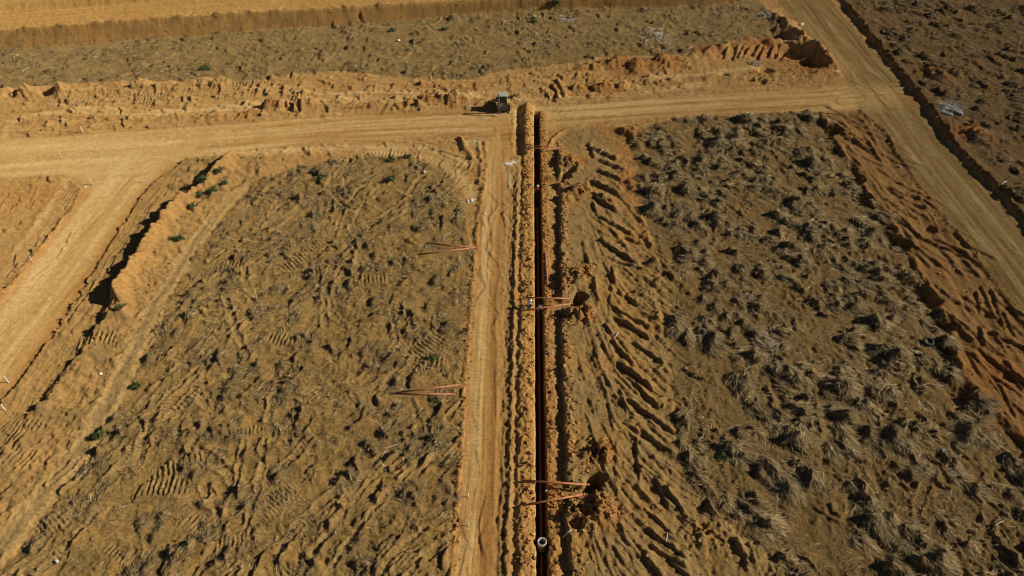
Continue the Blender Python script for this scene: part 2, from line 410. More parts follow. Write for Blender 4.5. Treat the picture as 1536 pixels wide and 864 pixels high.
band_l = PL([(0, 142), (330, 124), (480, 112), (480, 168), (385, 180), (250, 190), (0, 204)])
band_r = PL([(480, 112), (700, 124), (860, 100), (1050, 96), (1050, 132), (820, 154), (480, 172)])
rand_scarps(band_l, 190, math.radians(80), .7, (.8, 3.2), (.08, .30), .35, .3)
rand_scarps(band_r, 170, math.radians(75), .8, (.8, 3.4), (.08, .32), .35, .3)
rand_scarps(PL([(282, 238), (350, 229), (470, 214), (690, 205), (720, 215), (722, 300), (700, 330), (690, 290), (665, 254), (560, 236), (450, 250), (385, 272)]), 60, math.radians(60), .9, (.8, 3.5), (.05, .18), .3, .3)
tint = np.zeros(N); thatch = np.zeros(N)
def prints(cx, cy, L, W, th, amp=.07, lam=.36, bend=0., flat=.7):
    """a patch of parallel track cleat marks: centre (world), length along th, width across"""
    c, s_ = math.cos(th), math.sin(th)
    i = box_idx(cx - L, cy - L, cx + L, cy + L)
    if not len(i): return
    dx, dy = X[i] - cx, Y[i] - cy
    a = dx * c + dy * s_; b = -dx * s_ + dy * c
    b = b + bend * a * a
    m = (1 - sstep(.75, 1.05, np.abs(a) / (L * .5) + .5 * n11[i])) * (1 - sstep(.6, 1.1, np.abs(b) / (W * .5) + .45 * n06[i] + .3 * n22[i]))
    base = float(np.average(H[i], weights=m + 1e-6))
    H[i] += m * flat * (base + .04 - H[i]) * .55
    wv = np.sin((a + .10 * w3[i]) * 2 * np.pi / lam)
    H[i] += m * amp * wv
    tint[i] = np.maximum(tint[i], m * .8)
for k in range(26):
    px = rng.uniform(0, 470); c = P(px, 147 - px * .055 + rng.uniform(-3, 18))
    prints(c[0], c[1], rng.uniform(3, 8), rng.uniform(1.2, 2.4), rng.normal(0, .25), .09, .52, rng.normal(0, .04), 0.)
for k in range(8):
    px = rng.uniform(0, 140); c = P(px, 236 - px * .05 + rng.uniform(-2, 8))
    prints(c[0], c[1], rng.uniform(4, 9), .8, .05, .03, .5, 0., 0.)
# --- left berm beside the left road
crestL = [(345, 234, .5), (330, 250, .8), (318, 262, .8), (296, 282, .8), (266, 300, .9), (240, 333, 1.), (214, 372, 1.), (196, 400, 1.), (184, 424, .9), (172, 452, .6), (158, 480, .5), (130, 522, .4), (105, 556, .4), (60, 612, .3), (15, 668, .3), (-60, 760, .3)]
ridge(crestL, [.8, 1.8, 1.6, 1.0, 1.5, 1.8, 1.8, 1.6, 1.35, 1.1, .9, .7, .5, .4, .4, .4], .9, wl=1.2, wr=.55, var=.28, warp=.7, power=2.0)
ridge([(352, 262), (338, 280), (318, 300), (290, 322), (255, 360), (236, 390), (212, 420), (196, 450)], .4, .9, var=.9, warp=.8)
ridge([(178, 440), (186, 452), (184, 470)], .8, .7, .5); pit(171, 462, .7, .4)
ridge([(348, 236), (330, 240), (310, 242)], .5, .6)
# small scarp between the left road and the strip beside it
sc = PL([(300, 236), (282, 240), (245, 264), (218, 288), (160, 378), (107, 465), (57, 538), (28, 575), (0, 608), (-150, 800)])
i = near_idx(sc, 4)
d, s, g = poly_dist(WX[i] + .1 * n03[i], WY[i], sc)
sgn = -g
H[i] += np.where(sgn > 0, .30 * np.exp(-d / 1.6) * (.75 + .5 * perlin(s / 1.7, d * 0, 77)), -.05 * np.exp(-d / .4))
bz = M['bermz'] * (1 - road)
H += bz * sstep(2.5, 4.5, poly_dist(X, Y, sc)[0]) * (.10 * n11 + .08 * n06 + .04 * n03)
strip_streak(bz * sstep(4.5, 2.5, poly_dist(X, Y, sc)[0]), (245, 264), (28, 575), .09, 63, .3, 7.)
rand_scarps(berm_zone, 60, math.radians(54), .4, (1., 4.), (.06, .22))
rand_scarps(tri, 26, math.radians(55), .5, (1., 4.), (.06, .2))
for k in range(9):
    t = k / 8
    slit((270 - 190 * t + rng.uniform(-6, 6), 262 + 250 * t), (255 - 190 * t - 14 + rng.uniform(-5, 5), 282 + 250 * t + 18), .2, .16)
sc2 = PL([(108, 273), (120, 285), (113, 304), (60, 376), (0, 448), (-100, 580)])
ridge(sc2, .18, .35, var=.9)
for k in range(16):
    px = rng.uniform(0, 110); py = rng.uniform(275, 400) - px * .3
    slit((px, py), (px - rng.uniform(4, 14), py + rng.uniform(10, 24)), .22, .14)
rand_scarps(central_road, 46, math.radians(93), .05, (3., 9.), (.03, .09), .15, .12)
rand_scarps(left_road, 40, math.radians(56), .05, (3., 10.), (.03, .08), .15, .12)
rand_scarps(right_road, 50, math.radians(117), .05, (3., 10.), (.03, .09), .15, .12)
ridge([(0, 240), (250, 218), (520, 196), (720, 186)], .09, .35, var=1.2, vl=2.); ridge([(850, 176), (1024, 166), (1250, 158)], .09, .35, var=1.2, vl=2.); ridge([(250, 205), (512, 186), (720, 176)], .08, .4, var=1.2, vl=2.)
rand_scarps(cross_road, 70, math.radians(30), .5, (1.5, 5.), (.03, .08), .2)
# --- left field edges, bare apron at its top
ridge([(690, 207), (700, 225), (710, 240)], .45, .4)
for a, b in (((560, 212), (620, 214)), ((480, 222), (560, 224)), ((620, 214), (720, 244)), ((640, 222), (690, 236)), ((660, 240), (715, 260)), ((655, 228), (700, 250)), ((372, 224), (402, 222))):
    slit(a, b, .25, .16)
ridge([(728, 214), (729, 245), (726, 280), (717, 330), (712, 380), (704, 480), (698, 560), (690, 700), (679, 864), (674, 930)], .16, .3, var=.9, warp=.5)
ridge([(717, 215), (722, 240), (720, 275)], .25, .3, var=.8)
i = near_idx(PL([(700, 250), (660, 930)]), 3)
# machine prints across the top of the left field
for (a, b) in (((512, 240), (560, 232)), ((560, 233), (610, 233)), ((620, 236), (650, 245)), ((650, 247), (672, 262)), ((520, 246), (536, 252))):
    A = np.array(P(*a)); B = np.array(P(*b)); c = (A + B) / 2; dd = B - A
    prints(c[0], c[1], np.linalg.norm(dd) * 1.1, 2.0, math.atan2(dd[1], dd[0]), .10, .55)
vis_lfield, vis_rfield = left_field, right_field
# --- mounds with dead grass on the fields
clumps = []
def mounds(poly, n, rmin, rmax, hmin, hmax, kind, flow):
    pts = rand_in(poly, int(n * 1.9))
    keep = perlin(pts[:, 0] / 7., pts[:, 1] / 7., 75) + .6 * perlin(pts[:, 0] / 2.6, pts[:, 1] / 2.6, 76) + rng.normal(0, .12, len(pts))
    pts = pts[np.argsort(-keep)[:n]]
    tq = P(1391.7, 514); pts = pts[np.hypot(pts[:, 0] - tq[0], pts[:, 1] - tq[1]) > 1.7]      # the old tyre lies clear
    fl = flow(pts[:, 0], pts[:, 1])
    for (x, y), f in zip(pts, fl):
        r = rmin + (rmax - rmin) * rng.random() ** 1.8; h = hmin + (hmax - hmin) * (.25 + .75 * rng.random()) * ((r - rmin) / (rmax - rmin) * .7 + .3)
        th = f + rng.normal(0, .3); el = rng.uniform(.32, .72)
        i = box_idx(x - 2.6 * r, y - 2.6 * r, x + 2.6 * r, y + 2.6 * r)
        if not len(i): continue
        c, s_ = math.cos(th), math.sin(th)
        dx, dy = WX[i] + .5 * r * w1[i] - x, WY[i] + .5 * r * w2[i] - y
        a = (dx * c + dy * s_) / r; b = (-dx * s_ + dy * c) / (r * el)
        d2 = a * a + b * b
        H[i] += h * np.exp(-d2 * 1.3) * (1 + .45 * n06[i] + .3 * n11[i])
        # hollow added on the side away from the sun, to deepen the mound's shadow
        H[i] -= .30 * h * np.exp(-(((dx + 1.0 * r * el + .2) / (.6 * r)) ** 2 + (dy / (r * 1.1)) ** 2))
        thatch[i] = np.maximum(thatch[i], np.exp(-(d2 * .55) ** 2) * (1 - .35 * n06[i]))
        clumps.append((x, y, r, h, th, kind))
def flow_l(x, y): return math.radians(60) + .8 * perlin(x / 8., y / 8., 73) + .5 * perlin(x / 3., y / 3., 74)
def flow_r(x, y): return math.radians(-62) + 1.0 * perlin(x / 9., y / 9., 71) + .6 * perlin(x / 3.5, y / 3.5, 72)
mounds(left_field, 460, .35, 1.2, .10, .52, 'left', flow_l)
mounds(right_field, 850, .38, 1.3, .18, .85, 'right', flow_r)
mounds(topfield, 380, .4, 1.2, .12, .5, 'top', flow_l)
mounds(np.vstack([PL([(1275, -15), (1330, 60), (1420, 180), (1536, 310), (1680, 480)], .6), [(150, 60), (170, 160), (100, 190)]]), 300, .4, 1.5, .2, .75, 'upper', flow_r)
rand_scarps(left_field, 260, math.radians(62), .55, (.8, 4.0), (.06, .32))
rand_scarps(right_field, 150, math.radians(115), .5, (.8, 3.5), (.1, .4))
rand_scarps(topfield, 150, math.radians(80), .8, (.8, 3.), (.1, .38))
rand_scarps(up_right, 60, math.radians(125), .4, (1.5, 6.), (.2, .6))
print('mounds', len(clumps))
# lanes where machines drove over the fields
def lane(pts, w, z=0.):
    p = np.asarray(pts)
    i = near_idx(p, 2.5 * w)
    d, s, g = poly_dist(WX[i], WY[i], p)
    m = (1 - sstep(w * .42, w * .62, d)) * (1 - road[i])
    H[i] += m * (-.55) * np.clip(H[i], -.1, .8)
    H[i] += .11 * np.exp(-((d - w * .60) / .16) ** 2) * (1 + n11[i]) * (1 - road[i])
    H[i] += m * .045 * np.sin(s * 2 * np.pi / .40) * sstep(-.25, .25, n22[i])
    tint[i] = np.maximum(tint[i], m * .95)
def rand_lane(poly, th0, n, Lr=(5, 14), spread=.5, w=(.55, 1.0)):
    for x, y in rand_in(poly, n):
        th = th0 + rng.normal(0, spread); L = rng.uniform(*Lr); k = rng.normal(0, .05); q = []
        for t in np.linspace(-.5, .5, 7):
            a = th + k * t * L
            q.append((x + t * L * math.cos(a), y + t * L * math.sin(a)))
        lane(q, rng.uniform(*w))
rand_lane(left_field, math.radians(60), 34, spread=.55)
rand_lane(left_field, math.radians(100), 8, spread=.3)
rand_lane(right_field, math.radians(112), 22, spread=.45, Lr=(4, 10))
rand_lane(topfield, math.radians(10), 16, spread=.9)
for x, y in rand_in(left_field, 15):
    th = math.radians(62) + rng.normal(0, .35); L = rng.uniform(10, 26); k = rng.normal(0, .035)
    for off in (-.95, .95):
        q = []
        for t in np.linspace(-.5, .5, 9):
            a = th + k * t * L
            q.append((x + t * L * math.cos(a) - off * math.sin(a), y + t * L * math.sin(a) + off * math.cos(a)))
        lane(q, .55)
lane(PL([(470, 300), (440, 320), (400, 340)]), 1.2); lane(PL([(300, 440), (280, 462), (310, 478), (335, 482)]), .9)
lane(PL([(385, 378), (440, 350), (480, 330)]), .9)
for poly, n in ((left_field, 70), (right_field, 34), (topfield, 24), (tri, 4)):
    for x, y in rand_in(poly, n):
        prints(x, y, rng.uniform(1.6, 4.2), rng.uniform(.9, 2.0), rng.uniform(0, 3.14), rng.uniform(.035, .085), rng.uniform(.32, .46), rng.normal(0, .12))
for q in ((470, 410), (465, 375), (440, 395), (560, 420), (425, 510), (270, 700), (250, 730), (640, 520), (650, 545), (350, 400), (140, 515), (160, 510), (20, 650), (40, 640), (30, 690)):
    c = P(*q); prints(c[0], c[1], rng.uniform(3, 4.5), rng.uniform(1.6, 2.4), rng.uniform(-.3, 1.0), .11, .45, rng.normal(0, .08))

# --- the ground between trench and right field: pushed-up soil ridges
fan_slits = [((890, 227), (923, 240), .55, .75), ((901, 243), (930, 254), .5, .6), ((900, 259), (930, 272), .5, .7), ((891, 276), (925, 292), .65, .8), ((891, 294), (918, 305), .5, .6), ((883, 217), (890, 238), .45, .5),
    ((895, 300), (924, 318), .6, .8), ((905, 331), (946, 353), .45, .55), ((940, 358), (962, 368), .4, .5), ((905, 366), (951, 396), .5, .65), ((915, 390), (971, 408), .35, .4), ((918, 403), (921, 428), .4, .4), ((891, 343), (940, 373), .22, .22),
    ((888, 325), (920, 352), .22, .2), ((940, 447), (957, 461), .45, .55), ((926, 467), (973, 494), .35, .45), ((928, 482), (972, 510), .5, .6), ((953, 520), (994, 547), .45, .5), ((921, 517), (951, 551), .4, .55), ((931, 550), (977, 586), .5, .7),
    ((908, 490), (917, 504), .35, .4), ((891, 485), (908, 528), .25, .25), ((866, 533), (878, 573), .18, .16), ((948, 608), (1012, 652), .42, .6), ((956, 583), (986, 613), .4, .5), ((946, 643), (1010, 682), .32, .42), ((953, 667), (958, 724), .3, .36),
    ((913, 612), (920, 650), .2, .2), ((923, 667), (923, 724), .22, .22), ((960, 703), (994, 725), .28, .32), ((983, 723), (1001, 762), .35, .45), ((998, 737), (1024, 770), .4, .5), ((968, 768), (1007, 803), .3, .38), ((978, 802), (1026, 840), .38, .5),
    ((981, 824), (1026, 853), .38, .5), ((966, 837), (992, 868), .38, .45), ((1030, 690), (1060, 745), .4, .4), ((1010, 850), (1050, 880), .4, .45), ((890, 405), (897, 470), .18, .18), ((917, 430), (912, 475), .2, .22), ((936, 405), (960, 425), .3, .3),
    ((925, 440), (940, 448), .25, .25), ((975, 640), (1000, 668), .2, .2), ((930, 590), (940, 625), .25, .28), ((905, 565), (925, 600), .22, .22), ((885, 800), (900, 860), .18, .15), ((906, 830), (912, 860), .2, .16), ((930, 790), (950, 850), .22, .22), ((1060, 800), (1085, 815), .35, .35), ((1100, 815), (1120, 850), .35, .35)]
for a, b, w_, h_ in fan_slits:
    ex = .22; dx_, dy_ = b[0] - a[0], b[1] - a[1]
    slit((a[0] - dx_ * ex, a[1] - dy_ * ex), (b[0] + dx_ * ex * .6, b[1] + dy_ * ex * .6), w_ * .85, h_ * .85)
for k in range(270):                                   # finer tracks in the same sweep
    t = rng.random(); py = 240 + 620 * t
    x0 = 868 + 10 * t + rng.uniform(0, 90 + 40 * t)
    if x0 > np.interp(py, [a[1] for a in rf_left], [a[0] for a in rf_left]) - 20: continue
    L = rng.uniform(35, 110); sl = np.interp(x0 - 868 - 10 * t, [0, 40, 110], [3.5, 1.2, .7])
    dx_ = L / math.hypot(1, sl)
    slit((x0, py), (x0 + dx_, py + dx_ * sl), rng.uniform(.14, .28), rng.uniform(.05, .16))
ridge([(958, 225), (948, 205), (935, 197)], .5, .7); heap(945, 198, 1.0, .6, 1.3); heap(948, 280, 1.3, .5, 2.2); heap(940, 256, 1.0, .4)
ridge([(962, 330), (978, 372)], .35, .5); heap(985, 395, 1.1, .5); heap(990, 425, 1.0, .4); heap(965, 445, 1.2, .3); heap(985, 480, .9, .4, 2.5); heap(998, 560, 1.0, .35); heap(1000, 612, 1.2, .3); heap(1080, 800, 1.6, .4); heap(1040, 810, 1.5, .35); heap(1130, 835, 1.5, .45)

# --- the trench, its spoil strips and the step to the right
y0T, y1T = P(803, 168)[1], -60.0
onT = sstep(-.25, .25, y0T - Y)
s = SS + .05 * w3 + .05 * n03 + .05 * perlin(Y / 3.1, Y * 0 + 4.2, 97)
rs = SS + .22 * w1 + .16 * w3
clod = np.clip(n06 + .5 * n03, -1, 1)
spoil = np.exp(-((rs + 1.35) / .75) ** 4)
onS = sstep(-1.0, .6, P(803, 160)[1] - Y)
H += onS * spoil * (.17 + .07 * n22 + .05 * n11 + .06 * clod)
H += onS * np.exp(-((rs + 1.5) / .8) ** 2) * .45 * sstep(P(800, 250)[1], P(800, 205)[1], Y)        # higher spoil near the head
H += np.exp(-((rs + 2.75) / .22) ** 2) * .12 * sstep(-3, 3, P(800, 262)[1] - Y)                    # thin ridge left of it
H -= np.exp(-((rs + 2.25) / .2) ** 2) * .10 * onS
md = np.exp(-((rs + 3.35) / .5) ** 4) * sstep(-3, 3, P(800, 262)[1] - Y)
H += md * (-.12 + .10 * perlin(X / .28, Y / 1.6, 91) + .06 * n06)
H -= np.exp(-((rs + 2.9) / .55) ** 4) * .30 * sstep(P(800, 236)[1], P(800, 228)[1], Y) * onS
rstrip = np.exp(-((rs - 1.05) / .55) ** 4) * onT
H += rstrip * (.06 + .05 * clod)
onR = sstep(-2, 2, P(840, 222)[1] - Y)
step_s = np.interp(Y, [P(0, 864)[1], P(0, 560)[1], P(0, 300)[1], P(0, 215)[1]], [2.15, 2.25, 2.9, 3.0])
stp = sstep(-.08, .14, rs - step_s)
H += onR * stp * .46 * np.exp(-np.maximum(rs - step_s, 0) / 5.) * (.9 + .25 * n22)
H += onR * np.exp(-((rs - step_s - .45) / .4) ** 2) * (.10 + .14 * clod)
H -= onR * np.exp(-((rs - step_s + .3) / .3) ** 2) * .08
# curved lip at the head of the bench
ridge([(822, 222), (828, 210), (840, 200), (852, 193), (872, 190)], .28, .3, warp=.4)
def quad_cut(pts, depth):
    p = PL(pts); i = near_idx(p, 1.)
    v = sdf(i, p, .45)
    H[i] = np.minimum(H[i], np.where(v > -.12, -depth * sstep(-.12, .08, v) + H[i] * (1 - sstep(-.12, .08, v)), H[i]))
for q in ((862, 418, 1.1, .55, 1.3), (878, 410, 1.0, .5, 1.2), (851, 425, .9, .4), (878, 476, 1.15, .8), (858, 478, .9, .4), (900, 683, 1.0, .65), (886, 678, .8, .3), (905, 770, 1.1, .75), (880, 782, 1.1, .45), (858, 770, .8, .4), (848, 246, 1.3, .6), (866, 252, 1.0, .4), (868, 288, 1.3, .6), (848, 300, .8, .3), (838, 440, .7, .3), (838, 420, .8, .3)):
    heap(*q, rough=.8)
quad_cut([(808, 447), (866, 448), (866, 461), (808, 465)], .75)
quad_cut([(812, 727), (890, 727), (886, 741), (812, 745)], .55)
quad_cut([(804, 265), (842, 266), (846, 278), (804, 279)], .75)
for q in ((869, 447, .75, 1.9), (866, 457, .55, 1.2), (893, 722, .72, 2.0), (888, 734, .7, 1.7), (849, 266, .7, 1.5), (857, 258, .6, 1.0)):
    pit(*q)
pit(889, 676, .7, .6); pit(862, 770, .5, .55); pit(864, 790, .5, .4); pit(846, 475, .5, .4); pit(842, 290, .6, .5)
# ground trodden level where the pipes lie
PIPES = []
for a, b, za, zb, rad, lab in (
        ((641.3, 366), (716.5, 373.5), None, None, .085, 'upper orange pipe of the pair on the left plot, by the white bucket'),
        ((627.5, 383.8), (707, 374.5), None, None, .085, 'lower orange pipe of the pair on the left plot, near the white bucket'),
        ((596, 590.5), (692, 579), None, None, .085, 'upper orange pipe of the crossed pair low on the left plot'),
        ((588, 592.6), (682, 594), None, None, .085, 'lower orange pipe of the crossed pair low on the left plot'),
        ((784, 446.9), (858, 448.7), .24, .35, .085, 'orange pipe laid over the trench just above the workers'),
        ((782, 467), (859, 456), .24, .35, .085, 'orange pipe laid over the trench just below the workers'),
        ((781.3, 721.3), (884, 728), .24, .38, .09, 'upper orange pipe over the trench, pointing at the lowest pit'),
        ((780.5, 759.5), (877, 741.8), .24, .38, .09, 'slanting lower orange pipe over the trench near the concrete ring'),
        ((821.5, 429), (818, 380), .08, .08, .10, 'orange pipe lying lengthwise along the right lip of the trench'),
        ((788, 217.3), (849.7, 223.3), .55, .40, .07, 'upper thin orange pipe over the head of the trench'),
        ((781, 221.9), (842, 224.3), .55, .40, .07, 'lower thin orange pipe over the head of the trench')):
    A = np.array(P(*a, za or 0.)); B = np.array(P(*b, zb or 0.)); i = near_idx(np.array([A, B]), .6)
    d, sa, g = poly_dist(X[i], Y[i], np.array([A, B])); T = np.linalg.norm(B - A)
    if za is None:
        nr = d < .5
        za = zb = float(np.median(H[i][nr])) + .06
    lvl = za + (zb - za) * sa / T
    k = 1 - sstep(.25, .55, d)
    H[i] = np.where(H[i] > lvl, H[i] + k * (lvl - H[i]), H[i] + (0 if abs(zb) > .3 else 1) * k * np.clip(lvl - H[i], 0, .12))
    PIPES.append((tuple(A), tuple(B), za, zb, lab, rad))
# manhole pit and the trench itself last
cm = np.array(P(813.2, 812))
i = near_idx(cm[None, :], 1.4)
dm = np.hypot(WX[i] - cm[0], WY[i] - cm[1])
H[i] = np.minimum(H[i], -1.45 + 1.75 * sstep(.50, .68, dm) + np.maximum(H[i], 0) * sstep(.5, .68, dm))
TD = 1.45
tw = np.abs(s) - (.40 + .03 * w1)
tm = (1 - sstep(-.02, .13, tw)) * onT
H = H * (1 - tm) + (-TD + .03 * n06) * tm

# ------------------------------------------------------------------ soil colours (the earth's own, plus some light and shade painted in)
def C(*v): return np.array(v)
def mixc(a, b, m): return a * (1 - m[:, None]) + b * m[:, None]
tan_ = C(.45, .28, .112); pale = C(.58, .39, .165); orange = C(.46, .215, .055); brown = C(.30, .160, .052); grey = C(.235, .165, .082); dark = C(.16, .105, .05); red = C(.40, .165, .045)
base = np.repeat(tan_[None, :], N, 0)
base = mixc(base, C(.42, .25, .095), sstep(-.3, .6, n5))
gs = np.zeros(N); gs[gi] = gv * graded[gi]
base = mixc(base, pale, sstep(.1, .9, gs) * .6); base = mixc(base, C(.36, .19, .06), sstep(.1, .9, -gs) * .6)
fcol = mixc(np.repeat(C(.315, .212, .082)[None, :], N, 0), C(.225, .158, .068), sstep(-.35, .45, n22 + .5 * n5))
fcol = mixc(fcol, C(.35, .235, .098), sstep(.15, .8, n11 - .4 * n9) * .7)
fcol = mixc(fcol, C(.17, .12, .062), sstep(.25, .8, n06 + .3 * n11) * .75)
base = mixc(base, fcol, field)
base *= 1 + (M['lfield'] * (1 - road))[:, None] * np.array([.09, .03, -.06])
base = mixc(base, C(.190, .120, .047), M['rfield'] * (1 - road) * .65)
base = mixc(base, C(.145, .085, .033), M['upright'] * .8)
base = mixc(base, C(.24, .17, .082), M['topfield'] * .35)
tn = mixc(np.repeat(C(.375, .252, .108)[None, :], N, 0), C(.23, .15, .066), M['rfield'])
base = base * (1 - (tint * .75)[:, None]) + tn * (tint * .75)[:, None]
th_ = np.clip(thatch, 0, 1) * sstep(-.9, .3, n03 + .7 * n015 + .3)
base = mixc(base, C(.175, .122, .058), th_ * .72)
base = mixc(base, C(.46, .315, .135), M['path'] * .9)
base = mixc(base, C(.25, .175, .085), np.exp(-((sd['path'] - 1.25) / .35) ** 2) * M['path'] * .7)
base = mixc(base, mixc(np.repeat(C(.385, .24, .092)[None, :], N, 0), C(.265, .178, .076), sstep(-.25, .5, n11 + .6 * n22 + .5 * n5)), M['bermz'] * .9)
cb = near_idx(PL(crestL[:10]), 3); base[cb] = mixc(base[cb], C(.46, .275, .10), np.exp(-(poly_dist(WX[cb], WY[cb], PL(crestL[:10]))[0] / 1.5) ** 2) * (1 - road[cb]) * .8)
base = mixc(base, mixc(np.repeat(C(.32, .218, .094)[None, :], N, 0), C(.385, .235, .082), sstep(-.2, .6, n5 - .3 * n11)), M['fan'] * .9)
fz = M['fan'] * sstep(0, 3.5, 4.0 - sd['fan']) * sstep(P(0, 540)[1], P(0, 250)[1], Y) * (SS > 9.)
base = mixc(base, orange, np.clip(fz, 0, 1) * .5)
base = mixc(base, C(.27, .152, .056), M['bank'] * (1 - road) * .9)
bs = np.zeros(N); bs[bi] = bv * M['bank'][bi]
base = mixc(base, C(.21, .115, .045), sstep(.1, .8, -bs) * (1 - road) * .7); base = mixc(base, C(.36, .205, .072), sstep(.2, .9, bs) * (1 - road) * .6)
base = mixc(base, C(.43, .22, .066), np.exp(-(dbk / .6) ** 2) * M['bank'] * .8)
base = mixc(base, mixc(np.repeat(C(.32, .185, .064)[None, :], N, 0), C(.25, .15, .058), sstep(-.3, .5, n22 + .5 * n5)), e_ * .9)
base = mixc(base, C(.40, .235, .08), (dU > 0).astype(float) * .8)
# roads
rc = mixc(np.repeat(C(.53, .342, .136)[None, :], N, 0), C(.64, .455, .215), sstep(-.05, .8, streak * .6 + .4 * n9) * .8)
rc = mixc(rc, C(.37, .20, .066), sstep(.1, 1.0, -streak * .65 + .35 * n5) * .8)
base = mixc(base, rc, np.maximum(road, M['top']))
base *= 1 - M['top'][:, None] * (1 - np.array([.84, .78, .66]))
junc = np.exp(-(((X - P(170, 235)[0]) / 14) ** 2 + ((Y - P(170, 235)[1]) / 9) ** 2))
base = mixc(base, C(.56, .39, .18), np.clip(junc * road, 0, 1) * .8)
base *= 1 - (M['right'] * (1 - .9 * sstep(-1.5, 5., sd['cross'])))[:, None] * (1 - np.array([.56, .58, .56]))  # right road: darker soil, and its backlit dimness painted into the colour
base *= 1 - (M['central'] * .8)[:, None] * (1 - np.array([.97, .86, .72]))
base = mixc(base, C(.47, .235, .07), np.exp(-(sd['left'] / 1.2) ** 2) * M['left'] * .6 * (1 - sstep(-3., .5, sd['cross'])))
def rut(pts, w, c, a, seed, lo=.25):
    p = PL(pts); i = near_idx(p, 3 * w + 1)
    d, sa, g = poly_dist(X[i] + .5 * (WX[i] - X[i]), Y[i] + .5 * (WY[i] - Y[i]), p)
    m = np.exp(-(d / w) ** 2) * a * np.clip(.75 + .6 * perlin(sa / 5., d / w * .5, seed), 0, 1.2)
    m = np.clip(m * np.maximum(road[i], lo), 0, 1)
    base[i] = base[i] * (1 - m[:, None]) + c * m[:, None]
PALE, ODK = C(.66, .48, .24), C(.36, .19, .06)
for k, (pts, w, c) in enumerate((
        ([(-100, 232), (0, 222), (160, 217), (260, 214)], 1.0, PALE), ([(0, 250), (120, 240), (200, 240)], .8, PALE), ([(260, 212), (330, 206), (400, 203), (512, 195)], .45, PALE), ([(330, 200), (430, 195), (512, 189), (620, 184), (730, 178)], .5, PALE),
        ([(512, 183), (640, 177), (740, 172)], .45, PALE), ([(350, 196), (512, 181), (640, 173), (740, 167)], .5, ODK), ([(300, 222), (470, 206), (560, 204), (690, 198)], .6, ODK), ([(440, 201), (560, 196), (700, 190)], .3, ODK),
        ([(820, 172), (900, 168), (1024, 159), (1150, 152), (1280, 146)], .7, PALE), ([(850, 163), (1024, 151), (1150, 144), (1260, 140)], .45, PALE), ([(840, 180), (950, 174), (1100, 164), (1240, 158)], .4, ODK), ([(830, 168), (1024, 155), (1180, 149), (1300, 146)], .3, ODK),
        ([(195, 235), (150, 300), (100, 362), (40, 440), (0, 492), (-60, 570)], 1.1, PALE), ([(225, 245), (180, 310), (130, 380), (70, 460), (0, 545)], .4, PALE), ([(150, 280), (90, 360), (30, 440), (-20, 505)], .5, PALE), ([(262, 248), (205, 308), (150, 390), (95, 472), (40, 552), (0, 600)], .9, ODK),
        ([(1240, 30), (1290, 88), (1330, 130), (1375, 200), (1440, 270), (1500, 340), (1560, 415)], .5, PALE), ([(1205, 20), (1262, 88), (1300, 140), (1345, 200), (1400, 275), (1460, 345), (1536, 440)], .5, PALE), ([(1260, 40), (1320, 112), (1370, 168), (1420, 230), (1480, 295), (1540, 365)], .35, ODK), ([(1222, 30), (1275, 92), (1320, 150), (1370, 215), (1430, 285), (1490, 360), (1550, 440)], .3, ODK),
        ([(745, 200), (742, 260), (735, 330), (729, 420), (722, 540), (716, 660), (708, 800), (703, 900)], .45, PALE), ([(735, 240), (728, 320), (722, 400), (712, 520), (704, 640), (694, 800), (688, 900)], .3, PALE), ([(755, 260), (747, 340), (742, 440), (740, 560), (738, 680), (730, 860)], .35, ODK), ([(725, 300), (718, 380), (709, 500), (701, 620), (690, 800)], .2, ODK),
        ([(0, 30), (270, 12), (420, 2)], .9, PALE), ([(0, 38), (200, 22), (460, 6)], .5, ODK))):
    rut(pts, w, c * np.array([.66, .68, .68]) if pts[0][0] > 1200 else c, .75, 300 + k)  # right-road ruts dimmed along with the road, backlight included
for k, (pts, w, c) in enumerate((
        ([(5, 206), (12, 190), (30, 178), (60, 171), (120, 168), (190, 172), (250, 172)], .5, PALE), ([(20, 186), (60, 180), (120, 176), (170, 178)], .35, ODK), ([(90, 160), (150, 163), (230, 168), (330, 166), (400, 160)], .5, PALE), ([(0, 172), (60, 165), (110, 160)], .5, ODK),
        ([(256, 168), (330, 162), (420, 152), (512, 148), (620, 150), (720, 148)], .8, PALE), ([(480, 142), (560, 138), (680, 142), (760, 138)], .6, PALE), ([(500, 132), (600, 128), (700, 132), (780, 118)], .5, ODK), ([(780, 150), (860, 146), (960, 138), (1060, 128)], .7, PALE), ([(800, 142), (900, 144), (1000, 132)], .5, ODK),
        ([(950, 120), (1010, 116), (1080, 108), (1140, 100)], .8, PALE), ([(300, 235), (400, 228), (520, 222), (640, 222), (700, 245)], .8, PALE), ([(560, 228), (640, 236), (690, 262), (712, 300)], .7, PALE), ([(640, 214), (700, 232), (715, 262)], .4, ODK), ([(10, 262), (90, 256), (140, 262)], .5, PALE), ([(100, 270), (60, 330), (20, 380)], .5, PALE), ([(80, 285), (40, 345), (0, 400)], .4, ODK))):
    rut(pts, w, c, .7, 400 + k, 1.)
edge = np.exp(-(np.minimum.reduce([np.abs(sd[k]) for k in ('cross', 'left', 'central', 'right')]) / .45) ** 2) * sstep(-.1, .5, n11 + n06)
base = mixc(base, C(.36, .21, .075), edge * .5 * (1 - sstep(.6, 1.5, sd['cross'])))
